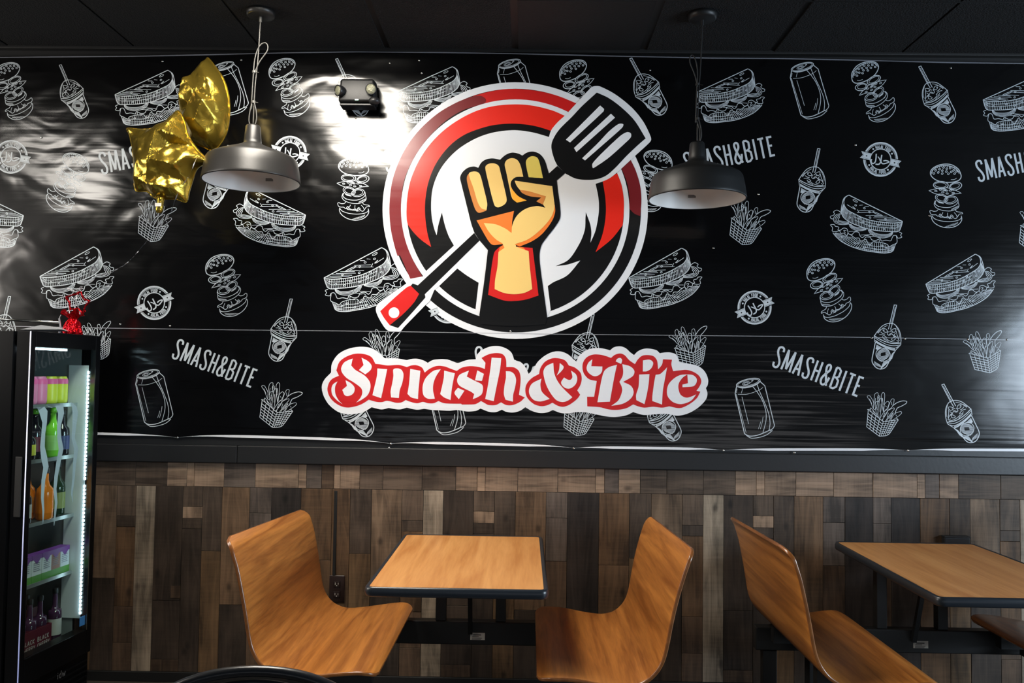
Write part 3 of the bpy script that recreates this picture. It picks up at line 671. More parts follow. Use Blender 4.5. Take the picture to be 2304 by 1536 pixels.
for cx, cy, ang, R in ((347.4, 681.3, 21.6, 38.3), (1697.5, 691.7, 21.6, 38.3), (1981, 358.6, -14, 39), (652.5, 343.8, -14, 38), (25, 352.8, -10, 38), (1008, 689, 21.6, 38.3)):
    k = R/489*560; a = math.radians(ang); PL.append(('halal', (cx-k*math.cos(a), cy+k*math.sin(a)), (cx+k*math.cos(a), cy-k*math.sin(a)), 0))
for kind, A, B, mir in PL:
    mot, a, b = MOT[kind]
    sgn = -1 if mir else 1
    ca, cb = complex(a[0], a[1]*sgn), complex(b[0], b[1]*sgn)
    # mirror flips x, expressed as flipping y followed by the similarity
    k = (complex(*B)-complex(*A))/(cb-ca); off = complex(*A)-k*ca; sc = abs(k)
    T = lambda p: Vector(((k*complex(p[0], p[1]*sgn)+off).real, (k*complex(p[0], p[1]*sgn)+off).imag))
    bm = bmesh.new(); bk = bmesh.new()
    for s in mot:
        if s[0] == 's': ribbon(bm, [T(p) for p in s[1]], max(.9, s[2]*sc*(1.0 if kind in ('text', 'halal') else 1.08)), .0005, s[3])
        elif s[0] == 'ring': ribbon(bm, [T(p) for p in ell(s[1], s[2], s[3], s[3], 0, 48)], s[4]*sc, .0005, True)
        elif s[0] == 'f': fill(bm, [T(p) for p in s[1]], .0005, 0)
        elif s[0] == 'f2': fill(bm, [T(p) for p in s[1]], .0011, 0)
        elif s[0] == 'kb': fill(bk, [T(p) for p in s[1]], .0008, 0)
        elif s[0] == 'k': fill(bk, [T(p) for p in s[1]], .0014, 0)
        elif s[0] == 'ks': ribbon(bk, [T(p) for p in s[1]], s[2]*sc, .0014)
    cyy = (A[1]+B[1])/2
    par = lo if cyy > lerp_tab(SEAM, A[0]) else up
    o = obj(NAMES[kind], bm, M['vline'], par)
    if kind == 'halal': tag(obj('badge_detail', bk, M['vblack'], o), kind='stuff')
    else: bk.free()

# ---- round logo
def tr(path, origin=None):
    O = {'A': (840, 160, .28646), 'B': (830, 480, .28646), 'C': (700, 750, .19965), 'D': (1150, 750, .19965)}
    cur = 'A'; out = []
    for p in path:
        if isinstance(p, str): cur = p; continue
        ox, oy, s = O[cur]; out.append((ox+p[0]*s, oy+p[1]*s)+tuple(p[2:]))
    return out
def eP(rx, ry, n=120): return [(1159.5+rx*math.cos(2*PI*i/n), 473.7+ry*math.sin(2*PI*i/n)) for i in range(n)]
def area_part(name, polys, mat, lift, parent, raw=False):
    if len(polys) > 1 and name != 'letter':
        for p in polys: o = area_part(name, [p], mat, lift, parent, raw)
        return o
    bm = bmesh.new()
    for p in polys:
        fill(bm, p if raw else catmull(tr(p), 6, True), lift)
    return obj(name, bm, mat, parent)
spat_out = ['A', (1735, 120), (1780, 122), (1900, 185), (2030, 290), (2120, 400), (2175, 510), (2180, 545), (2150, 580), (2060, 662), (1910, 800), (1840, 850), (1745, 885), (1680, 890), (1590, 880), (1505, 820, 1), (1445, 745, 1), (1400, 640), (1380, 560), (1380, 518), (1400, 460), (1450, 400), (1510, 345), (1705, 135)]
hand_out = ['B', (667, 255, 1), (828, 155, 1), (870, 215, 1), (695, 433, 1), (545, 577, 1), (513, 605, 1), (478, 690, 1), (445, 720, 1), (280, 890), (250, 925), (220, 928), (150, 920), (100, 860), (60, 780), (58, 735), (90, 695), (300, 547, 1), (320, 515, 1), (425, 495, 1), (448, 455, 1)]
logo = area_part('logo_print', [eP(298, 288.5), ], M['vwhite'], .0010, up, True)
area_part('logo_ring', [eP(282.5, 274)], M['vlogoblack'], .0014, logo, True)
area_part('ring_color', [['A', (885, 240), (870, 208), (840, 195), (780, 200), (650, 250), (500, 340), (350, 480), (240, 640), (160, 840), (130, 1050), (140, 1250), (190, 1450), 'B', (245, 330), (325, 512, 1), (370, 515), (420, 495, 1), (340, 350), (290, 200), (262, 50), 'A', (225, 1180), (222, 1020), (250, 850), (320, 690), (430, 530), (560, 400), (700, 310), (850, 262)],
                         ['A', (2020, 695, 1), (2060, 780), (2095, 900), (2105, 1020), (2095, 1138, 1), (2050, 1120), (2010, 1080, 1), (2010, 980), (1990, 870), (1948, 762, 1)]], M['vmaroon'], .0019, logo)
area_part('ring_color', [['A', (780, 198, 1), (900, 165), (1030, 143), (1150, 142), (1300, 158), (1450, 195), (1605, 258, 1), (1545, 325, 1), (1400, 270), (1250, 235), (1120, 222), (1000, 228), (870, 256, 1), (886, 232), (865, 205)]], M['vred'], .0017, logo)
area_part('ring_line', [eP(256.5, 250)], M['vwhite'], .0021, logo, True)
area_part('logo_field', [eP(244, 238.7)], M['vlogoblack'], .0025, logo, True)
area_part('crescent', [['A', (1505, 352, 1), (1400, 308), (1250, 272), (1115, 262), (950, 275), (800, 318), (650, 398), (500, 520), (380, 680), (300, 850), (268, 1020), (266, 1180), (300, 1245), (370, 1320), (455, 1382, 1), (425, 1270), (408, 1130), (412, 1000), (440, 860), (500, 720), (600, 590), (720, 500), (880, 440), (1000, 418), (1130, 414), (1270, 432), (1398, 470, 1)],
                       ['A', (1915, 803, 1), (1950, 900), (1968, 1040), (1958, 1210, 1), (1870, 1320), (1745, 1422, 1), (1800, 1280), (1825, 1130), (1822, 1000), (1800, 860, 1)]], M['vredb'], .0029, logo)
area_part('logo_disc', [['A', (1600, 600, 1), (1380, 518, 1), (1250, 482), (1110, 465), (960, 480), (830, 520), (700, 592), (600, 680), (520, 790), (470, 920), (456, 1050), (462, 1160), (480, 1240), (498, 1290, 1), (512, 1210), (540, 1112, 1), (560, 1200), (590, 1290), (632, 1368, 1), 'B', (667, 255, 1), (695, 433, 1), (770, 488), (862, 545, 1), (838, 752, 1), (868, 797, 1), (1400, 812, 1), (1428, 758, 1), (1405, 570, 1), (1450, 540), (1560, 485), (1660, 370, 1), (1560, 402), (1465, 415, 1), (1570, 362), (1655, 235), (1695, 130), (1700, 40), 'A', (1668, 1108, 1), (1702, 1200), (1712, 1270), (1705, 1348, 1), (1745, 1250), (1770, 1110), (1768, 1000), (1745, 885, 1)]], M['vwhite'], .0031, logo)
area_part('spatula_outline', [spat_out, hand_out], M['vwhite'], .0035, logo)
area_part('spatula_blade', [['A', (1755, 170, 1), (1850, 215), (1950, 290), (2050, 390), (2138, 530, 1), (2080, 580), (1990, 665), (1900, 760), (1830, 820), (1760, 848), (1680, 855), (1590, 845), (1505, 803, 1), (1445, 742, 1), (1420, 690), (1398, 600), (1410, 540), (1460, 460), (1560, 360), (1640, 275)],
                            ['B', (345, 550, 1), (385, 565, 1), (828, 155, 1), (870, 215, 1), (440, 635, 1), (445, 660, 1), (340, 780), (230, 900, 1), (165, 878, 1), (270, 790), (355, 700), (395, 632, 1), (330, 568, 1)]], M['vlogoblack'], .0039, logo)
area_part('spatula_grip', [['B', (330, 568, 1), (395, 632, 1), (355, 700), (270, 790), (165, 878, 1), (120, 820), (90, 768, 1), (200, 665), (300, 580)]], M['vred'], .0043, logo)
area_part('spatula_slot', [['A', (1780, 272, 1), (1812, 300, 1), (1806, 320), (1545, 562, 1), (1512, 540, 1)], ['A', (1865, 337, 1), (1897, 368, 1), (1595, 637, 1), (1575, 605, 1)], ['A', (1925, 418), (1962, 420), (1950, 450), (1780, 600), (1662, 703, 1), (1640, 685, 1), (1760, 570), (1850, 475)],
                           ['A', (1990, 482), (2020, 490), (2022, 520), (1990, 555), (1850, 680), (1740, 756), (1722, 760), (1722, 725), (1800, 640), (1940, 510)], ['B']+[p for p in ell(198, 780, 42, 42, 0, 16)]], M['vwhite'], .0047, logo)
area_part('fist_outline', [['A', (690, 880), (683, 840), (700, 800), (740, 765), (790, 752), (825, 762, 1), (850, 720), (890, 695), (940, 688), (995, 698, 1), (1040, 660), (1090, 642), (1140, 650), (1170, 665, 1), (1210, 640), (1260, 634), (1310, 655), (1345, 700), (1362, 750), (1378, 805, 1), (1445, 745, 1), (1505, 803, 1), (1440, 858, 1), (1450, 950), (1465, 1050), (1468, 1150), (1430, 1220), (1360, 1310), (1320, 1370), (1305, 1450), 'B', (1350, 450), (1378, 650), (1400, 812, 1), (1385, 870, 1), (1134, 885), (885, 870, 1), (868, 797, 1), (905, 540), (935, 290, 1), (870, 215, 1), 'A', (795, 1272, 1), (770, 1200), (735, 1060), (710, 960)]], M['vlogoblack'], .0051, logo)
area_part('wrist', [['B', (1020, 270, 1), (1060, 245, 1), (1155, 262, 1), (1285, 272, 1), (1298, 370), (1332, 645, 1), (1240, 675), (1150, 688), (1065, 685), (937, 640, 1), (960, 450), (985, 310)]], M['vred'], .0055, logo)
area_part('palm_shadow', [['A', (812, 1175, 1), (1105, 1100, 1), (1090, 1190), (1088, 1300, 1), (1015, 1360, 1), (940, 1366), (905, 1335), (860, 1260)], ['A', (1425, 1050, 1), (1427, 1110), (1402, 1180), (1330, 1275), (1250, 1335), (1150, 1378, 1), (1105, 1360, 1), (1220, 1310), (1320, 1235), (1390, 1145)],
                          ['B', (1018, 305, 1), (1030, 265, 1), (1062, 248, 1), (1070, 275, 1)], ['B', (1155, 262, 1), (1215, 268, 1), (1232, 292, 1), (1190, 282, 1)]], M['vorange'], .0057, logo)
area_part('finger_shadow', [['A', (738, 830), (760, 802), (800, 792), (840, 820), (870, 930), (895, 1040), (888, 1098, 1), (830, 1115), (800, 1085), (765, 980), (737, 870)]], M['vochre'], .0057, logo)
Y = [['A', (752, 810), (800, 792), (835, 810), (860, 890), (895, 1040), (890, 1092, 1), (850, 1080), (820, 1030), (790, 930)],
     ['A', (880, 760), (905, 732), (950, 728), (985, 748), (1000, 800), (1025, 900), (1048, 1010), (1035, 1045), (985, 1072), (955, 1060), (935, 1000), (905, 880)],
     ['A', (1032, 735), (1050, 700), (1090, 686), (1130, 700), (1155, 740), (1178, 832, 1), (1120, 835), (1088, 860), (1078, 890), (1090, 930), (1130, 980), (1205, 1018, 1), (1130, 1035, 1), (1090, 1000), (1070, 920), (1045, 800)],
     ['A', (1110, 862, 1), (1405, 905, 1), (1415, 990), (1422, 1070), (1395, 1150), (1320, 1240), (1220, 1320), (1110, 1362, 1), (1075, 1345), (1086, 1270), (1092, 1210), (1130, 1135), (1200, 1082), (1285, 1062), (1350, 1075, 1), (1330, 1045, 1), (1355, 985, 1), (1240, 965), (1160, 940), (1125, 900)],
     ['A', (868, 1195, 1), (960, 1205), (1040, 1240), (1088, 1275, 1), (1088, 1345, 1), (1020, 1358, 1), (960, 1320), (905, 1260)],
     ['B', (1050, 240, 1), (1110, 225, 1), (1155, 250, 1), (1155, 262, 1), (1255, 298, 1), (1262, 400), (1283, 595, 1), (1220, 625), (1140, 635), (1060, 625), (988, 595, 1), (992, 520), (1010, 420), (1018, 305, 1), (1065, 272, 1)]]
for i, p in enumerate(Y): area_part('finger' if i < 3 else ('thumb' if i == 3 else ('palm' if i == 4 else 'forearm')), [p], M['vyellow'], .0061+.0001*i, logo)
area_part('finger', [['A', (1198, 715), (1215, 685), (1250, 670), (1290, 685), (1310, 740), (1332, 842, 1), (1220, 835, 1), (1205, 770)]], M['vyelg'], .0061, logo)
area_part('finger_shadow', [['A', (1078, 905), (1095, 935), (1140, 985), (1205, 1018, 1), (1128, 1035, 1), (1095, 1005), (1082, 950)]], M['vamber'], .0070, logo)
area_part('thumb_shadow', [['A', (1150, 935, 1), (1220, 945), (1355, 985, 1), (1330, 1050, 1), (1280, 1025, 1), (1318, 995, 1), (1230, 985), (1170, 960)]], M['vochre'], .0072, logo)

# ---- word mark
c = lambda s: [(x+2254, y) if len(p) == 2 else (x+2254, y, 1) for p in s for x, y in [p[:2]]]
wwhite = ['C', (120, 600), (150, 520), (225, 440, 1), (235, 340), (300, 240), (400, 180), (520, 152), (640, 155), (720, 185), (790, 240), (830, 280, 1), (960, 280), (1080, 300, 1), (1130, 287), (1200, 285), (1270, 305), (1315, 330, 1), (1370, 300), (1440, 290), (1530, 292), (1600, 315), (1655, 332), (1720, 310), (1780, 295), (1855, 290, 1), (1870, 240), (1920, 190), (2010, 150), (2110, 142), (2200, 170), (2260, 220), (2290, 300, 1),
          'D', (110, 325), (160, 380), (198, 455, 1), (250, 400), (300, 320), (380, 250), (470, 208), (560, 203), (640, 235), (690, 280), (738, 320, 1), (760, 260), (830, 200), (900, 170), (1000, 165), (1060, 175), (1115, 190, 1), (1160, 155), (1230, 145), (1290, 165), (1340, 210), (1385, 243, 1), (1430, 200), (1500, 172), (1570, 172), (1640, 190), (1675, 222, 1), (1740, 213), (1800, 215), (1860, 240), (1890, 320, 1), (1950, 335), (2050, 350), (2130, 380), (2190, 440), (2220, 520), (2215, 580), (2195, 615, 1), (2212, 680), (2190, 750), (2100, 840), (1980, 905), (1870, 925), (1750, 905), (1620, 910), (1500, 918), (1420, 900), (1375, 885, 1), (1300, 920), (1180, 940), (1080, 935), (960, 912), (850, 890), (740, 885), (640, 900), (560, 895), (470, 862, 1), (400, 890), (320, 895), (230, 870), (160, 830, 1), (100, 870), (20, 890), (-60, 880),
          'C', (2150, 858, 1), (2080, 885), (2000, 880), (1910, 845, 1), (1860, 870), (1760, 878), (1650, 862), (1560, 870), (1450, 865), (1370, 862), (1275, 848, 1), (1200, 858), (1140, 850), (1080, 835, 1), (1000, 855), (940, 850), (875, 838, 1), (800, 855), (740, 845), (683, 830, 1), (600, 880), (500, 905), (400, 908), (300, 880), (200, 800), (140, 700)]
r1 = ['C', (285, 415, 1), (320, 320), (400, 260), (500, 228), (600, 232), (680, 265), (720, 330, 1), (725, 342, 1), (780, 347), (860, 360), (940, 355), (1000, 355), (1080, 378, 1), (1130, 360), (1190, 358), (1250, 385), (1280, 440, 1), (1340, 395), (1420, 365), (1500, 370), (1570, 395), (1640, 422, 1), (1700, 385), (1780, 368), (1860, 372), (1920, 385), (1958, 400, 1), (1965, 330, 1), (1920, 275, 1), (2000, 235), (2090, 220), (2160, 235), (2195, 290), (2200, 378, 1), (2254, 378), 'D', (40, 385), (85, 420), (105, 480), (105, 560), (88, 690, 1), (155, 720, 1), (100, 770), (20, 805), 'C', (2200, 805), (2140, 775, 1), (2080, 805), (2000, 805), (1950, 780), (1915, 760, 1), (1850, 795), (1700, 800, 1), (1690, 790, 1), (1600, 790), (1500, 785), (1435, 760, 1), (1380, 785), (1320, 785), (1260, 770), (1200, 785), (1140, 775), (1065, 748, 1), (1020, 775), (960, 780), (900, 765), (850, 757), (800, 772), (740, 770), (650, 745, 1), (580, 790), (500, 820), (400, 833), (300, 800), (220, 730), (185, 640), (200, 560), (240, 510), (315, 475, 1)]
r2 = ['D', (315, 455, 1), (330, 390), (380, 320), (460, 280), (540, 280), (610, 305), (650, 360, 1), (720, 385), (780, 440), (795, 510), (780, 580), (745, 640, 1), (778, 690, 1), (740, 740), (660, 800), (590, 825), (530, 815), (465, 780, 1), (400, 810), (330, 818), (250, 790), (180, 720), (160, 640), (175, 570), (230, 505)]
r3 = ['D', (805, 400), (810, 330), (850, 270), (920, 238), (1000, 238), (1070, 255), (1125, 275, 1), (1170, 240), (1230, 225), (1280, 245), (1330, 300), (1395, 345, 1), (1430, 290), (1480, 250), (1550, 243), (1610, 260), (1645, 310), (1655, 405, 1), (1700, 350), (1712, 290, 1), (1812, 295, 1), (1805, 350), (1825, 425, 1), (1900, 415), (1980, 410), (2060, 435), (2120, 480), (2143, 540), (2120, 600), (2088, 645, 1), (2132, 655, 1), (2090, 730), (2000, 800), (1900, 840), (1780, 820, 1), (1700, 835), (1600, 825), (1500, 835), (1430, 820), (1375, 798, 1), (1300, 840), (1200, 860), (1100, 855), (1000, 830), (858, 820, 1), (856, 712, 1), (935, 712, 1), (965, 535, 1), (880, 515), (825, 460)]
word = area_part('word_logo_print', [wwhite], M['vwhite'], .0010, lo)
for r in (r1, r2, r3): area_part('red_outline', [r], M['vredw'], .0016, word)
LT = [[['C', (470, 282, 1), (453, 360, 1), (500, 410), (600, 470), (660, 540), (670, 610), (640, 690), (580, 740), (510, 778, 1), (560, 720), (578, 660), (560, 610), (480, 550), (400, 500), (350, 440), (340, 390), (370, 330), (420, 300)], ['C', (568, 272, 1), (640, 310), (682, 360), (672, 410), (612, 460, 1), (540, 412, 1), (592, 355, 1)],
       ['C', (298, 540, 1), (272, 600), (275, 680), (310, 750), (357, 798, 1), (290, 750), (240, 690), (230, 620), (250, 570)], ['C', (388, 525, 1), (450, 560), (490, 610), (480, 670), (430, 702), (380, 695), (352, 635, 1), (405, 590, 1)]],
      [['C', (748, 393, 1), (858, 402, 1), (835, 520), (790, 728, 1), (692, 695, 1), (715, 600), (742, 480)], ['C', (928, 405), (980, 393), (1020, 410), (1042, 460), (1030, 550), (1000, 640), (990, 726, 1), (902, 720, 1), (897, 650), (915, 560), (928, 480)], ['C', (1118, 398, 1), (1232, 420, 1), (1222, 520), (1210, 640), (1205, 738, 1), (1130, 720), (1086, 680, 1), (1105, 560)]],
      [['C', (1462, 402, 1), (1410, 480), (1380, 560), (1375, 640), (1395, 735, 1), (1320, 735), (1270, 700), (1256, 630), (1265, 560), (1300, 490), (1380, 420)], ['C', (1500, 418, 1), (1620, 448, 1), (1590, 600), (1572, 750, 1), (1500, 720), (1455, 682, 1), (1475, 600), (1495, 500)]],
      [['C', (1778, 418, 1), (1755, 485, 1), (1840, 530), (1920, 570), (1938, 610), (1925, 680), (1880, 715), (1822, 740, 1), (1838, 682, 1), (1800, 655), (1690, 600), (1652, 560), (1648, 510), (1680, 460)], ['C', (1873, 415, 1), (1948, 455, 1), (1925, 535, 1), (1848, 528, 1)], ['C', (1655, 612, 1), (1728, 645, 1), (1665, 740, 1), (1618, 680), (1622, 650)]],
      [['C', (2035, 272, 1), (2143, 278, 1), (2130, 400), (2090, 600), (2058, 762, 1), (1962, 738, 1), (1990, 600), (2020, 400)], ['C', (2195, 425, 1), (2250, 430), (2290, 460), (2310, 520), (2300, 600), (2278, 690), (2274, 768, 1), (2190, 745, 1), (2172, 680), (2180, 580), (2195, 500)]],
      [['D', (475, 330, 1), (485, 440), (520, 530), (580, 610), (690, 718, 1), (640, 755), (580, 772), (510, 750), (450, 680), (400, 590), (370, 490), (365, 420), (400, 365)], ['D', (548, 332, 1), (592, 375), (570, 420), (513, 475, 1), (540, 410)], ['D', (675, 418, 1), (730, 460), (745, 520), (720, 580), (660, 620), (600, 608), (563, 555), (595, 495, 1), (640, 520), (670, 520), (690, 490)], ['D', (342, 508, 1), (330, 580), (350, 660), (435, 738, 1), (330, 765), (250, 745), (205, 680), (205, 620), (240, 560)]],
      [['D', (915, 290, 1), (903, 368, 1), (1028, 372, 1), (1022, 430), (985, 470), (930, 480), (870, 440), (850, 390), (870, 330)], ['D', (1192, 352, 1), (1160, 500), (1112, 768, 1), (972, 774, 1), (1010, 560), (1045, 430), (1100, 380)], ['D', (1195, 285), (1230, 275), (1250, 300), (1240, 343, 1), (1178, 315, 1)], ['D', (1252, 345, 1), (1340, 370), (1388, 420), (1370, 480), (1262, 545, 1), (1350, 590), (1380, 660), (1350, 730), (1260, 790), (1128, 815, 1), (1210, 750), (1250, 650), (1245, 600), (1220, 545, 1), (1255, 480), (1262, 420)]],
      [['D', (1485, 303, 1), (1560, 295), (1600, 330), (1580, 390), (1530, 425), (1483, 428, 1)], ['D', (1443, 462, 1), (1558, 458, 1), (1550, 560), (1530, 680), (1502, 796, 1), (1410, 750, 1), (1408, 690), (1435, 600)]],
      [['D', (1757, 380, 1), (1735, 500), (1710, 640), (1700, 800, 1), (1590, 760, 1), (1592, 700), (1610, 560), (1628, 465, 1), (1680, 455), (1730, 410)]],
      [['D', (1985, 460, 1), (1930, 500), (1890, 560), (1885, 620), (1910, 690), (1970, 722), (2030, 710), (2085, 685, 1), (2040, 745), (1980, 780), (1900, 795), (1820, 770), (1765, 710), (1755, 640), (1775, 570), (1830, 510), (1900, 470)], ['D', (1985, 460, 1), (2050, 470), (2090, 510), (2085, 560), (2050, 595), (1930, 605, 1), (1930, 575, 1), (1992, 560, 1)]]]
for l in LT: area_part('letter', l, M['vwhite'], .0022, word)

# ---- hems, seam lip and screws
def strip(name, rowf, px0, px1, n, wf, lift, mat, parent, thick=.0):
    bm = bmesh.new(); prev = None
    for i in range(n+1):
        px = px0+(px1-px0)*i/n; y = rowf(px); w = wf(px)/2
        a, b = wp(px, y-w, lift), wp(px, y+w, lift)
        q = (bm.verts.new(a+Vector((0, thick, 0))), bm.verts.new(a), bm.verts.new(b), bm.verts.new(b+Vector((0, thick, 0))))
        if prev:
            for k in range(3): bm.faces.new((prev[k], prev[k+1], q[k+1], q[k]))
        prev = q
    return obj(name, bm, mat, parent)
def wb_(px):
    _, i, t = botrow(px); return max(.2, 5.6*(1-(2*t-1)**6)*min(1, 4*min(t, 1-t)+.0))
strip('hem', lambda p: botrow(p)[0]+wb_(p)*.4, -400, 2700, 500, wb_, .0012, M['vwhite'], lo, .001)
strip('hem', lambda p: lerp_tab(TOP, p), -400, 2700, 160, lambda p: 1.5+.8*math.sin(p*.011)**2, .003, plain('hem_edge_highlight', srgb(120, 122, 130), .25), up, .003)  # top hem's pale grey paints the highlight along the sheet edge
strip('seam_lip', lambda p: lerp_tab(SEAM, p), -400, 2700, 160, lambda p: 1.3, .0012, plain('seam_edge_highlight', srgb(150, 152, 158), .3), up, .001)  # lip coloured light grey to draw the light it catches
sm = None
for px, py in ((1605, 558), (1925, 326), (1707, 437), (2092, 485), (1961, 760), (2036, 762), (2178, 763), (2266, 764), (2139, 153), (1463, 158), (271, 729), (383, 733), (366, 138), (543, 135), (877, 142), (943, 136), (949, 165), (801, 266), (94, 309), (1149, 745), (1240, 106), (400, 984), (880, 998), (1291, 1008), (1628, 1013), (2043, 1013), (1787, 1018), (876, 1007)):
    if sm is None:
        bm = bmesh.new(); lathe(bm, [(.0048, 0), (.0046, .0012), (.003, .0026), (0, .003)], 12, xf=Matrix.Rotation(PI/2, 3, 'X'))
        so = obj('screw', bm, M['steel'], up, True); sm = so.data
    else:
        so = bpy.data.objects.new('screw', sm); COL.objects.link(so); so.parent = lo if py > 750 and not 745 < py < 765 else up
    so.location = wp(px, py, .0015)
    if py > 1003: so.location.y = min(so.location.y, -.012)

# ------------------------------------------------------------------ pendant lamps
def pendant(rim, dep, top, label, ms, mcord, loops):
    c = on_y(rim[0], rim[1], dep)
    t = thing('pendant_lamp', label, 'pendant lamp', c)
    prof = [(.199, .0), (.2035, -.001), (.205, .004), (.2035, .012), (.197, .055), (.189, .092), (.183, .101), (.172, .108), (.12, .130), (.075, .147), (.046, .160), (.0375, .168), (.036, .180), (.031, .238), (.027, .244), (0, .245)]
    bm = bmesh.new(); lathe(bm, prof, 64); o = obj('shade', bm, ms, t, True)
    inn = [(.199, .0), (.1985, .012), (.190, .055), (.182, .09), (.172, .1), (.118, .122), (.07, .142), (.035, .158), (0, .16)]
    bm = bmesh.new(); lathe(bm, inn, 64); obj('shade_lining', bm, M['shade_in'], o, True)
    bm = bmesh.new(); lathe(bm, [(0, .16), (.022, .155), (.022, .115), (.018, .112), (0, .112)], 24); obj('socket', bm, M['label'], t, True)
    # rating sticker on the lining, facing the room
    bm = bmesh.new(); box(bm, .0, .034, .1865, .1875, .048, .062); obj('sticker', bm, plain('grey_sticker', srgb(120, 118, 116), .6), o)
    hz = CEIL-c.z
    bm = bmesh.new(); lathe(bm, [(0, hz-.026), (.05, hz-.026), (.058, hz-.022), (.061, hz-.01), (.061, hz), (0, hz)], 40, (.02, 0, 0)); cn = obj('canopy', bm, ms if not loops else ms, t, True)
    bm = bmesh.new(); lathe(bm, [(0, hz-.05), (.006, hz-.05), (.006, hz-.026), (0, hz-.026)], 12, (.02, 0, 0)); obj('strain_relief', bm, mcord, cn)
    bm = bmesh.new(); tube(bm, smooth3([(.02, 0, hz-.03), (.014, 0, hz-.2), (.004, 0, hz*.55), (0, 0, .243)]), .0028, 8); obj('cord', bm, mcord, t, True)
    s = loops
    q = on_y(top[0], top[1], dep)-c          # height of the tied loop
    L = q.z
    pts = [(0, -.004, L-.03), (.02*s, -.004, L+.02), (.055*s, -.004, L+.075), (.048*s, -.004, L+.105), (.022*s, -.004, L+.095), (.002*s, -.004, L+.04), (-.004, -.005, L-.06), (-.008, -.005, L-.18), (-.006, -.005, .34), (-.014*s, -.005, .3), (-.017*s, -.004, .265), (-.012*s, -.003, .246)]
    bm = bmesh.new(); tube(bm, smooth3(pts), .0026, 8)
    tube(bm, smooth3([(.004, -.007, .345), (.014, -.007, .305), (.016, -.006, .27), (.009, -.004, .246)]), .0026, 8)
    obj('tied_cord', bm, mcord, t, True)
    for z in (L-.02, .345):
        bm = bmesh.new(); tube(bm, [(0, -.003, z-.005), (0, -.003, z+.005)], .009, 8); tube(bm, [(.0, -.006, z), (.022, -.01, z-.005)], .0014, 5); obj('cable_tie', bm, mcord, t)
    return t
pendant((566, 409.5), -.42, (584, 152), 'grey metal pendant lamp hanging beside the gold star balloons', M['shade'], M['cord'], 1)
pendant((1568, 449), -.42, (1562, 180), 'less lit pendant lamp hanging right of the round logo', M['shade_less_lit'], M['cord_less_lit'], -.6)

# ------------------------------------------------------------------ emergency light
cc = on_y(813, 222, -.02)
e = thing('emergency_light', 'black twin-head emergency light on the banner, left of the round logo', 'emergency light', (cc.x, -.05, cc.z))
bm = bmesh.new(); box(bm, -.088, .088, -.075, .006, -.055, .068, .014, 4)
for v in bm.verts:
    k = (v.co.z+.055)/.123; v.co.x *= 1-.10*k
    if v.co.y < -.03: v.co.z = v.co.z*(.9)
obj('housing', bm, plain('black_abs', srgb(15, 15, 16), .45, bump=.06, bscale=300), e, True)
bm = bmesh.new(); box(bm, -.009, .009, -.078, -.074, -.044, -.037, .002); obj('indicator', bm, emit('green_led', (.0, .9, .25, 1), .7), e)
bm = bmesh.new(); box(bm, -.08, .08, -.07, 0, -.066, -.054, .004); obj('bottom_tray', bm, M['black_metal'], e)
def head(x, z, rx, rz_, lens=True):
    Q = Matrix.Rotation(rz_, 3, 'Z') @ Matrix.Rotation(rx, 3, 'X')
    h = bmesh.new(); lathe(h, [(0, -.028), (.016, -.026), (.022, -.014), (.025, .0), (.026, .012), (.0235, .014), (.022, .010)], 28, (x, -.085, z), xf=Q)
    ho = obj('lamp_head', h, M['black_metal'], e, True)
    l = bmesh.new(); lathe(l, [(0, .016), (.010, .0155), (.019, .0125), (.0225, .010)], 24, (x, -.085, z), xf=Q)
    obj('lens', l, plain('lamp_lens', srgb(128, 128, 108), .18, .25, bump=.5, bscale=160), ho, True)
head(-.078, -.002, PI/2+.15, -.75); head(.068, .006, PI/2+.2, .05)
bm = bmesh.new(); bmesh.ops.create_uvsphere(bm, u_segments=20, v_segments=12, radius=.023)
for v in bm.verts: v.co = Vector((v.co.x*1.15, v.co.y, v.co.z*.85))+Vector((.082, -.075, -.045))
obj('swivel', bm, M['black_metal'], e, True)

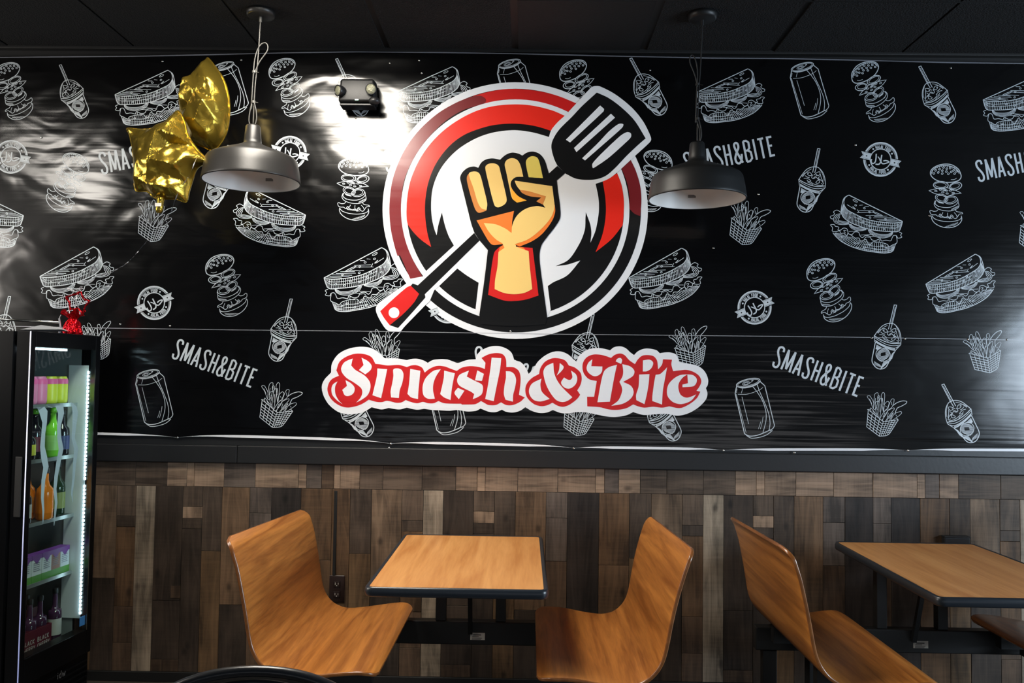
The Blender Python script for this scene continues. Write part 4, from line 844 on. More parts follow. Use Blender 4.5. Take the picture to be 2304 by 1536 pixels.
# ------------------------------------------------------------------ tables and benches
YF, YN = -.254, -1.17
def rrect(x0, x1, y0, y1, r, n=6):
    out = []
    for cx, cy, a0 in ((x1-r, y1-r, 0), (x0+r, y1-r, 90), (x0+r, y0+r, 180), (x1-r, y0+r, 270)):
        for i in range(n+1):
            a = math.radians(a0+90*i/n); out.append((cx+r*math.cos(a), cy+r*math.sin(a)))
    return out
def ring_stack(bm, loops):
    R = [[bm.verts.new(p) for p in l] for l in loops]
    for a, b in zip(R[:-1], R[1:]):
        n = len(a)
        for i in range(n): bm.faces.new((a[i], a[(i+1) % n], b[(i+1) % n], b[i]))
    return R
def make_table(label):
    x0, x1 = -.5198, -.5198+.61
    t = thing('dining_table', label, 'table', (0, 0, 0), 0, None)
    cx, cy = (x0+x1)/2, (YF+YN)/2; hw, hd = .305, (YF-YN)/2
    top = .75
    bm = bmesh.new(); l = rrect(-hw+.017, hw-.017, -hd+.017, hd-.017, .014)
    R = ring_stack(bm, [[(x, y, top-.028) for x, y in l], [(x, y, top) for x, y in l]]); bm.faces.new(R[1]); bm.faces.new(R[0][::-1])
    obj('tabletop', bm, M['table'], t)
    bm = bmesh.new(); loops = []
    for k in range(9):
        a = -PI/2+PI*k/8; off = .0085*math.cos(a)+.0085; z = top-.0145+.0165*math.sin(a)
        loops.append([(x, y, z) for x, y in rrect(-hw+.017-off, hw-.017+off, -hd+.017-off, hd-.017+off, .014+off)])
    loops.append([(x, y, top-.001) for x, y in l]); loops.insert(0, [(x, y, top-.029) for x, y in l])
    ring_stack(bm, loops); obj('edge_band', bm, M['edge'], t, True)
    # steel under-structure: rail along the wall, posts, slanted strut
    zy = lambda py: CZ-(py-842)/F*(3.904-.33)
    bz0, bz1 = .305, .402
    yb = YF-.09-cy
    bm = bmesh.new(); box(bm, -.66, .66, yb, yb+.05, bz0, bz1, .004); rail = obj('rail', bm, M['beam'], t)
    bm = bmesh.new(); box(bm, .0, .062, yb-.0015, yb-.0003, bz0+.022, bz0+.052); lb = obj('maker_label', bm, M['label'], rail)
    bm = bmesh.new()
    for i, (a, b_, z) in enumerate(((.012, .05, .045), (.008, .04, .037), (.006, .054, .031), (.006, .05, .026))): box(bm, a, b_-.004, yb-.0022, yb-.0016, bz0+z-(.002 if i else .0035), bz0+z)
    obj('label_print', bm, M['ink'], lb)
    for sx in (-1, 1):
        bm = bmesh.new(); box(bm, sx*.128-.022, sx*.128+.022, yb+.005, yb+.045, bz1, top-.028, .003); obj('post', bm, M['beam'], t)
        bm = bmesh.new(); box(bm, sx*.15-.02, sx*.15+.02, -hd*.75, hd*.8, top-.052, top-.0285, .003); obj('bracket_arm', bm, M['beam'], t)
    bm = bmesh.new()
    tube(bm, [(0, yb-.002, bz0+.05), (0, yb-.13, top-.03)], .013, 4); obj('strut', bm, M['beam'], t)
    for sx in (-1, 1):
        bm = bmesh.new(); box(bm, sx*.6-.03, sx*.6+.03, yb+.004, yb+.046, .012, bz0-.001, .003); lg = obj('leg', bm, M['beam'], t)
        bm = bmesh.new(); box(bm, sx*.6-.05, sx*.6+.05, yb-.30, yb+.06, 0, .012, .003); obj('foot', bm, M['beam'], lg)
    t.location = (cx, cy, 0)
    return t
T1 = make_table('orange wood-top table with black edge between the two left benches')
T2 = copy_tree(T1); T2.location.x += 1.87; T2['label'] = 'wood-top table with black edge at the right edge of the photo'

profL = [(683.7, 1142), (697, 1157), (703, 1175), (708.5, 1195.5), (715, 1232), (720, 1264), (725.7, 1306), (731, 1326), (739, 1341), (749, 1352), (762, 1360), (776, 1365), (792.6, 1366), (814, 1364.5), (838, 1361.7), (864, 1358), (888, 1355), (908, 1354), (922.5, 1356.7), (934, 1363)]
profR = [(1460.4, 1156.8), (1453, 1168), (1446.7, 1182), (1436.8, 1213.6), (1428, 1247.6), (1421, 1281.7), (1414, 1321), (1407, 1344), (1395.6, 1361), (1378.6, 1374), (1358.7, 1379), (1341.7, 1379), (1307.6, 1374), (1273.6, 1366.9), (1245, 1363.5), (1216.8, 1363.5), (1202.6, 1369)]
def make_bench(prof, near_top, near_front, label, sgn):
    yf, yn = -.28, -1.16
    P = [on_y(px, py, yf) for px, py in prof]; P = smooth3([(p.x, 0, p.z) for p in P], 3)
    nt_, nf = on_y(*near_top, yn), on_y(*near_front, yn)
    dt = Vector((nt_.x-P[0].x, 0, nt_.z-P[0].z)); df = Vector((nf.x-P[-1].x, 0, nf.z-P[-1].z))
    t = thing('bench_seat', label, 'bench seat', ((P[0].x+P[-1].x)/2, (yf+yn)/2, 0))
    o0 = t.location.copy()
    # arc length for the rounded corners
    S = [0]
    for a, b in zip(P[:-1], P[1:]): S.append(S[-1]+(b-a).length)
    tot = S[-1]; rad = .055; ny = 26; th = .013
    def inset(s):
        d = min(s, tot-s)
        return 0 if d >= rad else rad-math.sqrt(max(0, rad*rad-(rad-d)**2))
    # normals: towards the sitter
    Nn = []
    for i in range(len(P)):
        tg = (P[min(i+1, len(P)-1)]-P[max(i-1, 0)]).normalized(); n_ = Vector((-tg.z, 0, tg.x))
        if n_.z < 0 and i > len(P)//2: n_ = -n_
        Nn.append(n_)
    ref = Nn[-1]
    for i in range(len(P)-2, -1, -1):
        if Nn[i].dot(Nn[i+1]) < 0: Nn[i] = -Nn[i]
    bm = bmesh.new(); front = []; back = []
    for i, p in enumerate(P):
        k = S[i]/tot; off = dt*(1-k)+df*k; ins = inset(S[i]); fr = []; bk = []
        for j in range(ny+1):
            v = j/ny; y = (yf-ins)+((yn+ins)-(yf-ins))*v; w = (y-yf)/(yn-yf)
            q = p+off*w; q = Vector((q.x, y, q.z))-o0
            fr.append(bm.verts.new(q)); bk.append(bm.verts.new(q-Nn[i]*th))
        front.append(fr); back.append(bk)
    nP = len(P)
    for i in range(nP-1):
        for j in range(ny):
            bm.faces.new((front[i][j], front[i+1][j], front[i+1][j+1], front[i][j+1])); bm.faces.new((back[i][j], back[i][j+1], back[i+1][j+1], back[i+1][j]))
    rimf = []
    loopi = [(i, 0) for i in range(nP)]+[(nP-1, j) for j in range(1, ny+1)]+[(i, ny) for i in range(nP-2, -1, -1)]+[(0, j) for j in range(ny-1, 0, -1)]
    for a, b in zip(loopi, loopi[1:]+loopi[:1]):
        f = bm.faces.new((front[a[0]][a[1]], front[b[0]][b[1]], back[b[0]][b[1]], back[a[0]][a[1]])); f.material_index = 1; rimf.append(f)
    bmesh.ops.recalc_face_normals(bm, faces=bm.faces[:])
    es = [e_ for e_ in bm.edges if len(e_.link_faces) == 2 and len({f.material_index for f in e_.link_faces}) == 2]
    bmesh.ops.bevel(bm, geom=es, offset=.0042, segments=3, affect='EDGES', profile=.5, material=1)
    o = obj('seat_shell', bm, [M['bench'], M['plywood']], t, True)
    # support: two flat steel saddles that follow the underside of the seat, a leg and a floor plate
    ib = [i for i in range(nP) if S[i] > tot*.56]
    zlow = min(P[i].z for i in ib)-.02
    xa, xb = sorted((P[ib[0]].x, P[ib[-1]].x-sgn*.06)); xm = (xa+xb)/2
    for yy in (yf-.14, yn+.2):
        bm = bmesh.new(); bot = zlow-.05
        w = (yy-yf)/(yn-yf); prev = None
        for i in ib:
            if (P[i].x-P[ib[-1]].x)*sgn > -.05: continue
            k = S[i]/tot; q = P[i]+(dt*(1-k)+df*k)*w-Nn[i]*(th+.001)
            rowv = [bm.verts.new(Vector((q.x, yy-.02, q.z))-o0), bm.verts.new(Vector((q.x, yy+.02, q.z))-o0), bm.verts.new(Vector((q.x, yy+.02, bot))-o0), bm.verts.new(Vector((q.x, yy-.02, bot))-o0)]
            if prev:
                for a in range(4): bm.faces.new((prev[a], prev[(a+1) % 4], rowv[(a+1) % 4], rowv[a]))
            else: bm.faces.new(rowv)
            prev = rowv
        bm.faces.new(prev[::-1]); bmesh.ops.recalc_face_normals(bm, faces=bm.faces[:])
        obj('saddle', bm, M['beam'], t)
    bm = bmesh.new(); box(bm, xm-.03-o0.x, xm+.03-o0.x, yn+.16-o0.y, yf-.1-o0.y, zlow-.09, zlow-.05, .003); obj('support_bar', bm, M['beam'], t)
    yl = yf-.19
    bm = bmesh.new(); box(bm, xm-.025-o0.x, xm+.025-o0.x, yl-.03-o0.y, yl+.03-o0.y, .012, zlow-.0905, .003); lg = obj('leg', bm, M['beam'], t)
    bm = bmesh.new(); box(bm, xm-.05-o0.x, xm+.05-o0.x, yl-.22-o0.y, yl+.06-o0.y, 0, .012, .003); obj('foot', bm, M['beam'], lg)
    bm = bmesh.new(); lathe(bm, [(.008, 0), (.008, .004), (0, .006)], 6, (xm-sgn*.02-o0.x, yf-.14-.022-o0.y, zlow-.03), xf=Matrix.Rotation(PI/2, 3, 'X')); obj('bolt', bm, M['steel'], t)
    return t
B1 = make_bench(profL, (503, 1209), (848, 1525), 'moulded wood bench seat on the left of the first table, facing right', 1)
B2 = make_bench(profR, (1563, 1236), (1206, 1534), 'moulded wood bench seat on the right of the first table, facing left', -1)
B3 = copy_tree(B1); B3.location.x += 1.87-.018; B3['label'] = 'moulded wood bench seat seen from behind, left of the right-hand table'
B4 = copy_tree(B2); B4.location.x += 1.87-.02; B4['label'] = 'bench seat under the right-hand table, cut by the photo edge'

# outlet with its wire channel, and the box behind table two
oc = on_y(759, 1323, 0)
o1 = thing('wall_outlet', 'dark brown double outlet plate on the panelling by the left bench', 'outlet', (oc.x, -.006, oc.z))
mbr = plain('brown_plastic', srgb(38, 25, 22), .35)
bm = bmesh.new(); box(bm, -.036, .036, -.006, .0, -.062, .062, .003); obj('plate', bm, mbr, o1, True)
for s in (1, -1):
    bm = bmesh.new(); box(bm, -.016, .016, -.009, -.006, s*.024-.014, s*.024+.014, .003); rc = obj('receptacle', bm, mbr, o1)
    bm = bmesh.new(); box(bm, -.008, -.006, -.0096, -.0088, s*.024-.004, s*.024+.006); box(bm, .006, .008, -.0096, -.0088, s*.024-.004, s*.024+.005); box(bm, -.002, .002, -.0096, -.0088, s*.024-.010, s*.024-.006); obj('slot', bm, M['label'], rc)
bm = bmesh.new(); z1 = on_y(752, 1103, 0).z-oc.z; box(bm, -.022, -.008, -.007, .0, .062, z1, .002); obj('wire_channel', bm, M['grid'], o1)
oc = on_y(2145, 1221, 0)
o2 = thing('wall_box', 'small black wall box behind the right-hand table', 'wall box', (oc.x, -.006, oc.z))
bm = bmesh.new(); box(bm, -.058, .058, -.03, .0, -.08, .03, .004); obj('housing', bm, M['board'], o2); bm = bmesh.new(); box(bm, -.061, .061, -.034, .0, .03, .037, .002); obj('lid', bm, M['board'], o2)

# ------------------------------------------------------------------ near chair
c0 = on_z(570, 1513, .86)
ch = thing('bistro_chair', 'black metal chair with arched back rail in the foreground', 'chair', (c0.x, c0.y, 0), .06)
R_back = .215
def arch(r, h, y=0, z0=.5, lean=.0, n=24):
    pts = [(-r, y-.03, z0)]
    for i in range(n+1):
        a = PI-PI*i/n; pts.append((r*math.cos(a), y+lean*math.sin(a), h-.105+.105*math.sin(a)))
    pts.append((r, y-.03, z0)); return pts
mch = plain('black_enamel', srgb(30, 32, 36), .28)
bm = bmesh.new(); tube(bm, arch(R_back, .86, 0, .47, .01), .011, 10); fr = obj('back_frame', bm, mch, ch, True)
bm = bmesh.new(); tube(bm, arch(R_back-.03, .838, 0, .47, .01), .006, 8); obj('inner_hoop', bm, mch, ch, True)
bm = bmesh.new()
g = []
for i in range(13):
    a = i/12; x = .0-.012+a*(R_back-.045); zt = .735+.09*math.sqrt(max(0, 1-((x)/(R_back-.03))**2)); g.append((bm.verts.new((x, .012, zt)), bm.verts.new((x, .012, .48)), bm.verts.new((x, .02, zt)), bm.verts.new((x, .02, .48))))
for a, b in zip(g[:-1], g[1:]):
    bm.faces.new((a[0], a[1], b[1], b[0])); bm.faces.new((a[2], b[2], b[3], a[3])); bm.faces.new((a[0], b[0], b[2], a[2]))
bmesh.ops.recalc_face_normals(bm, faces=bm.faces[:]); obj('back_panel', bm, mch, ch)
bm = bmesh.new(); lathe(bm, [(0, .45), (.19, .45), (.21, .455), (.215, .465), (.21, .478), (.18, .484), (0, .482)], 40, (0, .21, 0)); obj('seat', bm, plain('black_seat_pad', srgb(24, 24, 26), .5), ch, True)
for sx in (-1, 1):
    for yy, y2 in ((.06, -.02), (.36, .42)):
        bm = bmesh.new(); tube(bm, [(sx*.15, yy, .452), (sx*.2, y2, 0)], .011, 10); obj('leg', bm, mch, ch, True)

# ------------------------------------------------------------------ drinks fridge
FO = Vector((-1.988, -.614, 0)); ux = Vector((.108, .9942, 0)); ax = math.atan2(ux.y, ux.x)
FW, FD, FH = .463, .52, 1.605
nin = Vector((-ux.y, ux.x, 0))          # into the fridge
def fr(px, py, Y):
    d = ray(px, py); n = nin; p0 = FO+n*Y
    t_ = (p0-CAM).dot(n)/d.dot(n); q = CAM+d*t_-FO
    return q.dot(ux), q.z
fg = thing('drinks_fridge', 'tall black glass-door drinks fridge at the left edge', 'fridge', FO, ax)
mfb = plain('fridge_black', srgb(9, 10, 12), .3, spec=.12)
min_ = plain('fridge_liner', srgb(120, 126, 128), .5)
DT = .058
bm = bmesh.new()
box(bm, -.004, .03, DT+.012, FD, .12, FH-.002); box(bm, FW-.03, FW+.004, DT+.012, FD, .12, FH-.002); box(bm, .03, FW-.03, DT+.012, FD, FH-.045, FH-.002)
box(bm, .03, FW-.03, FD-.03, FD, .2, FH-.045); box(bm, .03, FW-.03, DT+.012, FD, .12, .24)
obj('cabinet', bm, mfb, fg)
bm = bmesh.new()
box(bm, .0305, .034, DT+.013, FD-.031, .241, FH-.046); box(bm, FW-.034, FW-.0305, DT+.013, FD-.031, .241, FH-.046); box(bm, .035, FW-.035, FD-.035, FD-.0305, .241, FH-.046); box(bm, .035, FW-.035, DT+.013, FD-.036, FH-.05, FH-.0455); box(bm, .035, FW-.035, DT+.013, FD-.036, .2405, .245)
obj('liner', bm, min_, fg)
# door frame
ft, fb_, fs = .065, .105, .036
zb, ztp = .185, FH
bm = bmesh.new()
box(bm, 0, fs, 0, DT, zb, ztp, .003); box(bm, FW-fs, FW, 0, DT, zb, ztp, .003); box(bm, fs, FW-fs, 0, DT, ztp-ft, ztp, .003); box(bm, fs, FW-fs, 0, DT, zb, zb+fb_, .003)
dr = obj('door', bm, mfb, fg)
bm = bmesh.new(); tube(bm, [(.001, -.0012, zb+.002), (.001, -.0012, ztp-.002)], .0022, 10); obj('corner_glow', bm, emit('painted_corner_glow', (.42, .5, 1, 1), .55), dr, True)  # glow added to draw the bright line down the door corner
bm = bmesh.new(); box(bm, -.006, .0, .012, .040, .86, 1.10, .002); obj('grip_recess', bm, M['grid'], dr)
gm, nt, b = new('door_glass'); nt.nodes.remove(b)
tb = N(nt, 'ShaderNodeBsdfTransparent'); tb.inputs[0].default_value = (.86, .93, .91, 1); gb = N(nt, 'ShaderNodeBsdfGlossy'); gb.inputs['Roughness'].default_value = .03
fz = N(nt, 'ShaderNodeFresnel'); fz.inputs[0].default_value = 1.45; mxs = N(nt, 'ShaderNodeMixShader')
gg = N(nt, 'ShaderNodeNewGeometry'); fm = N(nt, 'ShaderNodeMath', operation='MULTIPLY'); fi = N(nt, 'ShaderNodeMath', operation='SUBTRACT'); fi.inputs[0].default_value = 1
nt.links.new(gg.outputs['Backfacing'], fi.inputs[1]); nt.links.new(fz.outputs[0], fm.inputs[0]); nt.links.new(fi.outputs[0], fm.inputs[1])
nt.links.new(fm.outputs[0], mxs.inputs[0]); nt.links.new(tb.outputs[0], mxs.inputs[1]); nt.links.new(gb.outputs[0], mxs.inputs[2]); nt.links.new(mxs.outputs[0], nt.nodes['Material Output'].inputs[0])
bm = bmesh.new(); box(bm, fs, FW-fs, .006, .011, zb+fb_, ztp-ft); obj('glass_pane', bm, gm, dr)
bm = bmesh.new(); box(bm, FW-fs-.004, FW-fs+.001, -.002, .02, zb+fb_, ztp-ft); obj('chrome_bead', bm, plain('bead', srgb(150, 160, 160), .2, 1), dr)
u, z = fr(184, 1396, .004); bm = bmesh.new(); box(bm, min(u, FW-fs-.03)-.012, min(u, FW-fs-.03)+.022, .0035, .0055, z-.022, z+.018); obj('sticker', bm, plain('blue_sticker', srgb(60, 130, 200), .4), dr)
# frost drips printed on the pane
mfrost = plain('frost_print', srgb(178, 186, 200), .8)
def drip(pts, ws):
    bm = bmesh.new(); prev = None
    for (px, py), w in zip(pts, ws):
        u_, z_ = fr(px, py, .0115); w = w/1860*3.5*1.25
        q = (bm.verts.new((u_-w/2, .0125, z_)), bm.verts.new((u_+w/2, .0125, z_)))
        if prev: bm.faces.new((prev[0], q[0], q[1], prev[1]))
        prev = q
    return bm
for pts, ws in (([(88, 922), (92, 915), (98, 925), (101, 950), (98, 975), (96, 1005), (100, 1030), (104, 1050), (98, 1080), (96, 1120), (98, 1150), (97, 1178)], (4, 20, 22, 12, 10, 12, 16, 14, 10, 7, 5, 1.5)),
                ([(128, 912), (134, 912), (138, 930), (133, 960), (134, 985), (138, 1010), (132, 1040), (127, 1070), (124, 1100), (127, 1130), (124, 1160), (122, 1182)], (8, 22, 16, 10, 11, 13, 12, 10, 8, 7, 5, 1.5)),
                ([(160, 905), (168, 915), (170, 930), (168, 955), (165, 985), (172, 1010), (168, 1045), (166, 1075), (162, 1110), (164, 1130)], (4, 14, 16, 12, 9, 12, 9, 7, 5, 1)),
                ([(76, 916), (108, 913), (118, 917)], (3, 3, 2))):
    obj('frost_print', drip(pts, ws), mfrost, dr)
# LED strips: channel with dots
led = emit('led_cool', (.72, .88, 1, 1), 11)
lch = plain('led_channel', srgb(215, 222, 226), .35)
uL = FW-fs-.001; lz0, lz1 = .36, FH-.155
bm = bmesh.new(); box(bm, uL-.0025, uL-.0005, .03, .125, lz0-.02, lz1+.02); obj('light_channel', bm, lch, fg)
bm = bmesh.new()
nl = 64
for i in range(nl):
    z_ = lz0+i*(lz1-lz0)/nl
    if abs(z_-(lz0+lz1)*.5-.03) < .012: continue
    box(bm, uL-.0085, uL-.003, .024, .031, z_, z_+.0105)
tag(obj('led_dots', bm, led, fg), kind='stuff')
bm = bmesh.new(); box(bm, .06, .27, DT-.03, DT-.02, FH-.0745, FH-.067); obj('light_channel', bm, emit('led_top', (.72, .86, 1, 1), 14), fg)
# shelves: wire racks
shz = [fr(60, 913, .08)[1], fr(57, 1039, .08)[1], fr(48, 1185, .08)[1], fr(42, 1326, .08)[1]]
msh = plain('shelf_wire', srgb(170, 178, 178), .3, .8)
for z_ in shz:
    bm = bmesh.new()
    for i in range(26): x_ = .038+i*(FW-.076)/25; box(bm, x_-.0015, x_+.0015, .082, FD-.04, z_-.003, z_)
    for y_ in (.082, .2, .33, FD-.045): box(bm, .036, FW-.036, y_-.002, y_+.002, z_-.007, z_-.003)
    box(bm, .036, FW-.036, .078, .082, z_-.012, z_+.004); obj('shelf', bm, msh, fg)
# bottom grille and maker plate
bm = bmesh.new(); box(bm, 0, FW, .012, DT, .03, .183, .003); gl = obj('kick_grille', bm, mfb, fg)
for i in range(5):
    bm = bmesh.new(); box(bm, .02, FW-.01, .006, .012, .05+i*.024, .058+i*.024, .002); obj('louver', bm, mfb, gl)
# small flat lettering helper (strokes) for fridge items
def flat_text(txt, w, hgt, u0, z0, Y, mat, parent, sw=.12):
    FT = dict(FONT)
    FT.update({'i': (.1, [[(.05, 0), (.05, .62)], [(.05, .8), (.05, .9)]], False), 'd': (.34, [[(.3, 0), (.3, 1)], [(.3, .1), (.16, 0), (.04, .15), (.04, .48), (.16, .62), (.3, .52)]], False), 'w': (.5, [[(0, .62), (.12, 0), (.25, .5), (.38, 0), (.5, .62)]], False),
               'C': (.34, [[(.34, .82), (.2, 1), (.05, .8), (.05, .2), (.2, 0), (.34, .18)]], False), 'K': (.34, [[(.03, 0), (.03, 1)], [(.33, 1), (.05, .5), (.34, 0)]], False), 'R': (.34, [[(.03, 0), (.03, 1), (.22, 1), (.32, .85), (.3, .6), (.2, .52), (.03, .52)], [(.18, .52), (.34, 0)]], False), 'Y': (.34, [[(0, 1), (.17, .5), (.34, 1)], [(.17, .5), (.17, 0)]], False)})
    x_ = 0; st = []
    for c_ in txt:
        w_, s_, _ = FT[c_]
        for q in s_: st.append([(x_+a, b_) for a, b_ in q])
        x_ += w_+.18
    k_ = w/(x_-.18); bm = bmesh.new()
    for q in st:
        for a, b_ in zip(q[:-1], q[1:]):
            A, B_ = Vector((a[0]*k_, a[1]*hgt)), Vector((b_[0]*k_, b_[1]*hgt)); d_ = (B_-A)
            if d_.length < 1e-6: continue
            n_ = Vector((-d_.y, d_.x)).normalized()*sw*hgt/2
            bm.faces.new([bm.verts.new((u0+p.x, Y, z0+p.y)) for p in (A+n_, B_+n_, B_-n_, A-n_)])
    return obj('lettering', bm, mat, parent)
u, z = fr(129, 1508, .006); flat_text('idw', .05, .03, max(.12, u), .135, .004, plain('maker_mark', srgb(96, 98, 100), .5), gl)

# drinks inside ------------------------------------------------------
def item_root(name, label, cat, u_, y_, z_, group=None):
    p = FO+ux*u_+nin*y_; return thing(name, label, cat, (p.x, p.y, z_), ax, group)
def can(u_, y_, z_, top, body, label, group):
    t_ = item_root('drink_can', label, 'can', u_, y_, z_, group)
    bm = bmesh.new(); lathe(bm, [(0, .002), (.024, .0), (.031, .008), (.032, .02), (.032, .102), (.030, .11), (.026, .118), (.025, .121), (0, .119)], 24); b_ = obj('can_body', bm, body, t_, True)
    bm = bmesh.new(); lathe(bm, [(.0324, .088), (.0324, .103), (.0304, .1105)], 24); obj('top_band', bm, top, b_, True); return t_
mp_ = plain('pink_print', srgb(214, 92, 150), .35); my_ = plain('lime_print', srgb(196, 206, 62), .35); mpk = plain('pink_body', srgb(206, 120, 160), .35)
gC = 'cans on the fridge top shelf'
for u_, y_, b_, txt in ((.15, .11, mpk, 'pink can nearest the door handle on the fridge top shelf'), (.217, .115, mpk, 'pink can, second from the door handle on the fridge top shelf'), (.285, .115, my_, 'lime can with pink band, nearer of the two lime cans in the front row'), (.352, .115, my_, 'lime can with pink band at the far end of the front row'),
                       (.24, .185, mpk, 'pink can in the second row of the fridge top shelf'), (.31, .185, my_, 'lime can in the second row of the fridge top shelf')):
    can(u_, y_, shz[0]+.001, mp_, b_, txt, gC)
def bottle(u_, y_, z_, hh, r, glass, capm, labm, label, group, neck=.35, cat='bottle', kind='drink_bottle'):
    t_ = item_root(kind, label, cat, u_, y_, z_, group); s = 1-neck
    bm = bmesh.new(); lathe(bm, [(0, .001), (r*.85, 0), (r, .008), (r, hh*.52), (r*.92, hh*.60), (r*.55, hh*s+.02*hh), (r*.38, hh*(s+.12)), (r*.36, hh*.93), (0, hh*.935)], 24); b_ = obj('bottle_body', bm, glass, t_, True)
    bm = bmesh.new(); lathe(bm, [(r*.42, hh*.9), (r*.44, hh*.91), (r*.44, hh*.985), (r*.4, hh), (0, hh)], 20); obj('cap', bm, capm, t_, True)
    bm = bmesh.new(); lathe(bm, [(r*1.012, hh*.14), (r*1.012, hh*.44)], 24); obj('label', bm, labm, b_, True); return t_
mg = plain('lime_drink', srgb(120, 200, 60), .12); mdg = plain('dark_green_glass', srgb(30, 52, 36), .1); mdk = plain('dark_bottle', srgb(28, 26, 34), .12); mor = plain('orange_drink', srgb(226, 120, 30), .14); mye = plain('yellow_label', srgb(205, 205, 70), .4)
mgl = plain('green_label', srgb(150, 205, 110), .4); mcap = plain('dark_cap', srgb(40, 44, 48), .3); mol = plain('orange_label', srgb(206, 130, 60), .45); mgold = plain('gold_label', srgb(120, 130, 70), .4); mrl = plain('dark_red_label', srgb(88, 20, 40), .5); mwl = plain('white_label', srgb(190, 190, 186), .5); mclr = plain('purple_glass', srgb(60, 34, 60), .1)
gB = 'bottles inside the drinks fridge'
z2 = shz[1]+.001
for u_, y_, hh, r, a, b_, l_, lab in ((.155, .11, .15, .03, mdk, mcap, mye, 'short bottle with yellow label at the near end of the second fridge shelf'), (.235, .14, .21, .03, mdk, mg, mrl, 'dark bottle with green cap beside the yellow-label bottle in the fridge'), (.315, .115, .215, .032, mg, mg, mgl, 'lime green drink bottle in the middle of the second fridge shelf'),
                                      (.382, .12, .2, .032, mdk, mcap, plain('blue_label', srgb(52, 60, 110), .4), 'dark bottle with blue label at the far end of the second fridge shelf'), (.29, .21, .21, .03, mg, mg, mgl, 'lime green bottle in the back row of the second fridge shelf')):
    bottle(u_, y_, z2, hh, r, a, b_, l_, lab, gB)
z3 = shz[2]+.001
for u_, y_, hh, r, a, b_, l_, lab in ((.14, .105, .19, .028, mdk, mcap, mwl, 'dark bottle with white label at the near end of the third fridge shelf'), (.25, .18, .22, .034, mor, mcap, mol, 'orange drink bottle, nearer of the two on the third fridge shelf'), (.265, .105, .22, .034, mor, mcap, mor, 'orange drink bottle, farther of the two on the third fridge shelf'), (.37, .125, .235, .034, mdg, mcap, mgold, 'dark green bottle with gold label at the far end of the third fridge shelf')):
    bottle(u_, y_, z3, hh, r, a, b_, l_, lab, gB)
# juice cartons
gJ = 'juice cartons on the fourth fridge shelf'; z4 = shz[3]+.001
mcw = plain('carton_white', srgb(196, 206, 214), .45); mcp = plain('carton_purple', srgb(110, 60, 140), .45); mcg = plain('carton_green', srgb(80, 140, 60), .45); mcb = plain('carton_brown', srgb(140, 96, 84), .45)
def carton(u_, y_, z_, lab, side=mcw):
    t_ = item_root('juice_carton', lab, 'carton', u_, y_, z_, gJ); hh = .115; w_ = .03; d_ = .022
    bm = bmesh.new(); box(bm, -w_, w_, -d_, d_, 0, hh, .002, 1); b_ = obj('carton_body', bm, side, t_)
    bm = bmesh.new(); box(bm, -w_-.0006, w_+.0006, -d_-.0006, d_+.0006, .001, .03); obj('green_band', bm, mcg, b_)
    bm = bmesh.new(); box(bm, -w_-.0006, w_+.0006, -d_-.0006, d_+.0006, hh-.018, hh+.0006); vs = [bm.verts.new(p) for p in ((-w_*.7, -d_-.0008, hh-.018), (w_*.7, -d_-.0008, hh-.018), (0, -d_-.0008, hh-.04))]; bm.faces.new(vs); obj('purple_top', bm, mcp, b_)
    bm = bmesh.new()
    for k in range(5): box(bm, -w_*.7, w_*(.6-.1*(k % 2)), -d_-.0008, -d_-.0004, .048+k*.008, .0505+k*.008)
    obj('print_lines', bm, plain('grey_print', srgb(120, 124, 140), .5), b_); return t_
for i, (u_, y_, lab, sd) in enumerate(((.145, .11, 'juice carton nearest the door handle on the fourth fridge shelf', mcw), (.208, .11, 'white juice carton, second from the near end of the fourth fridge shelf', mcw), (.271, .11, 'white juice carton, third from the near end of the fourth fridge shelf', mcw), (.327, .11, 'juice carton with brown side, fourth from the near end of its shelf', mcb), (.388, .11, 'juice carton at the far end of the fourth fridge shelf', mcw))):
    carton(u_, y_, z4, lab, sd)
# bottles in a cardboard carrier on the floor of the fridge
z5 = .246; gK = 'dark soda bottles on the fridge floor'
pos6 = ('nearest the door handle', 'in the middle', 'at the far end')
for i, (u_, y_) in enumerate(((.165, .13), (.23, .13), (.295, .13), (.165, .195), (.23, .195), (.295, .195))):
    bottle(u_, y_, z5, .225, .028, mclr, mcap, mrl, 'dark soda bottle in the red carrier, '+('front row ' if i < 3 else 'back row ')+pos6[i % 3], gK, .42)
bottle(.385, .125, z5, .235, .028, mclr, mcap, mwl, 'dark soda bottle with white label standing alone on the fridge floor', gB, .42)
t_ = item_root('bottle_carrier', 'dark red cardboard bottle carrier lettered black cherry on the fridge floor', 'carton', .23, .1625, z5)
bm = bmesh.new()
for a in ((-.098, .098, -.066, -.0635), (-.098, .098, .0635, .066), (-.098, -.0955, -.0635, .0635), (.0955, .098, -.0635, .0635)): box(bm, a[0], a[1], a[2], a[3], 0, .1)
box(bm, -.0955, .0955, -.001, .001, 0, .17); obj('carrier_body', bm, mrl, t_)
flat_text('BLACK', .07, .018, -.08, .045, -.0665, mwl, t_, .16); flat_text('CHERRY', .08, .018, -.085, .018, -.0665, mwl, t_, .16); flat_text('BLACK', .07, .018, .01, .045, -.0665, mwl, t_, .16); flat_text('CHERRY', .075, .018, .01, .018, -.0665, mwl, t_, .16)

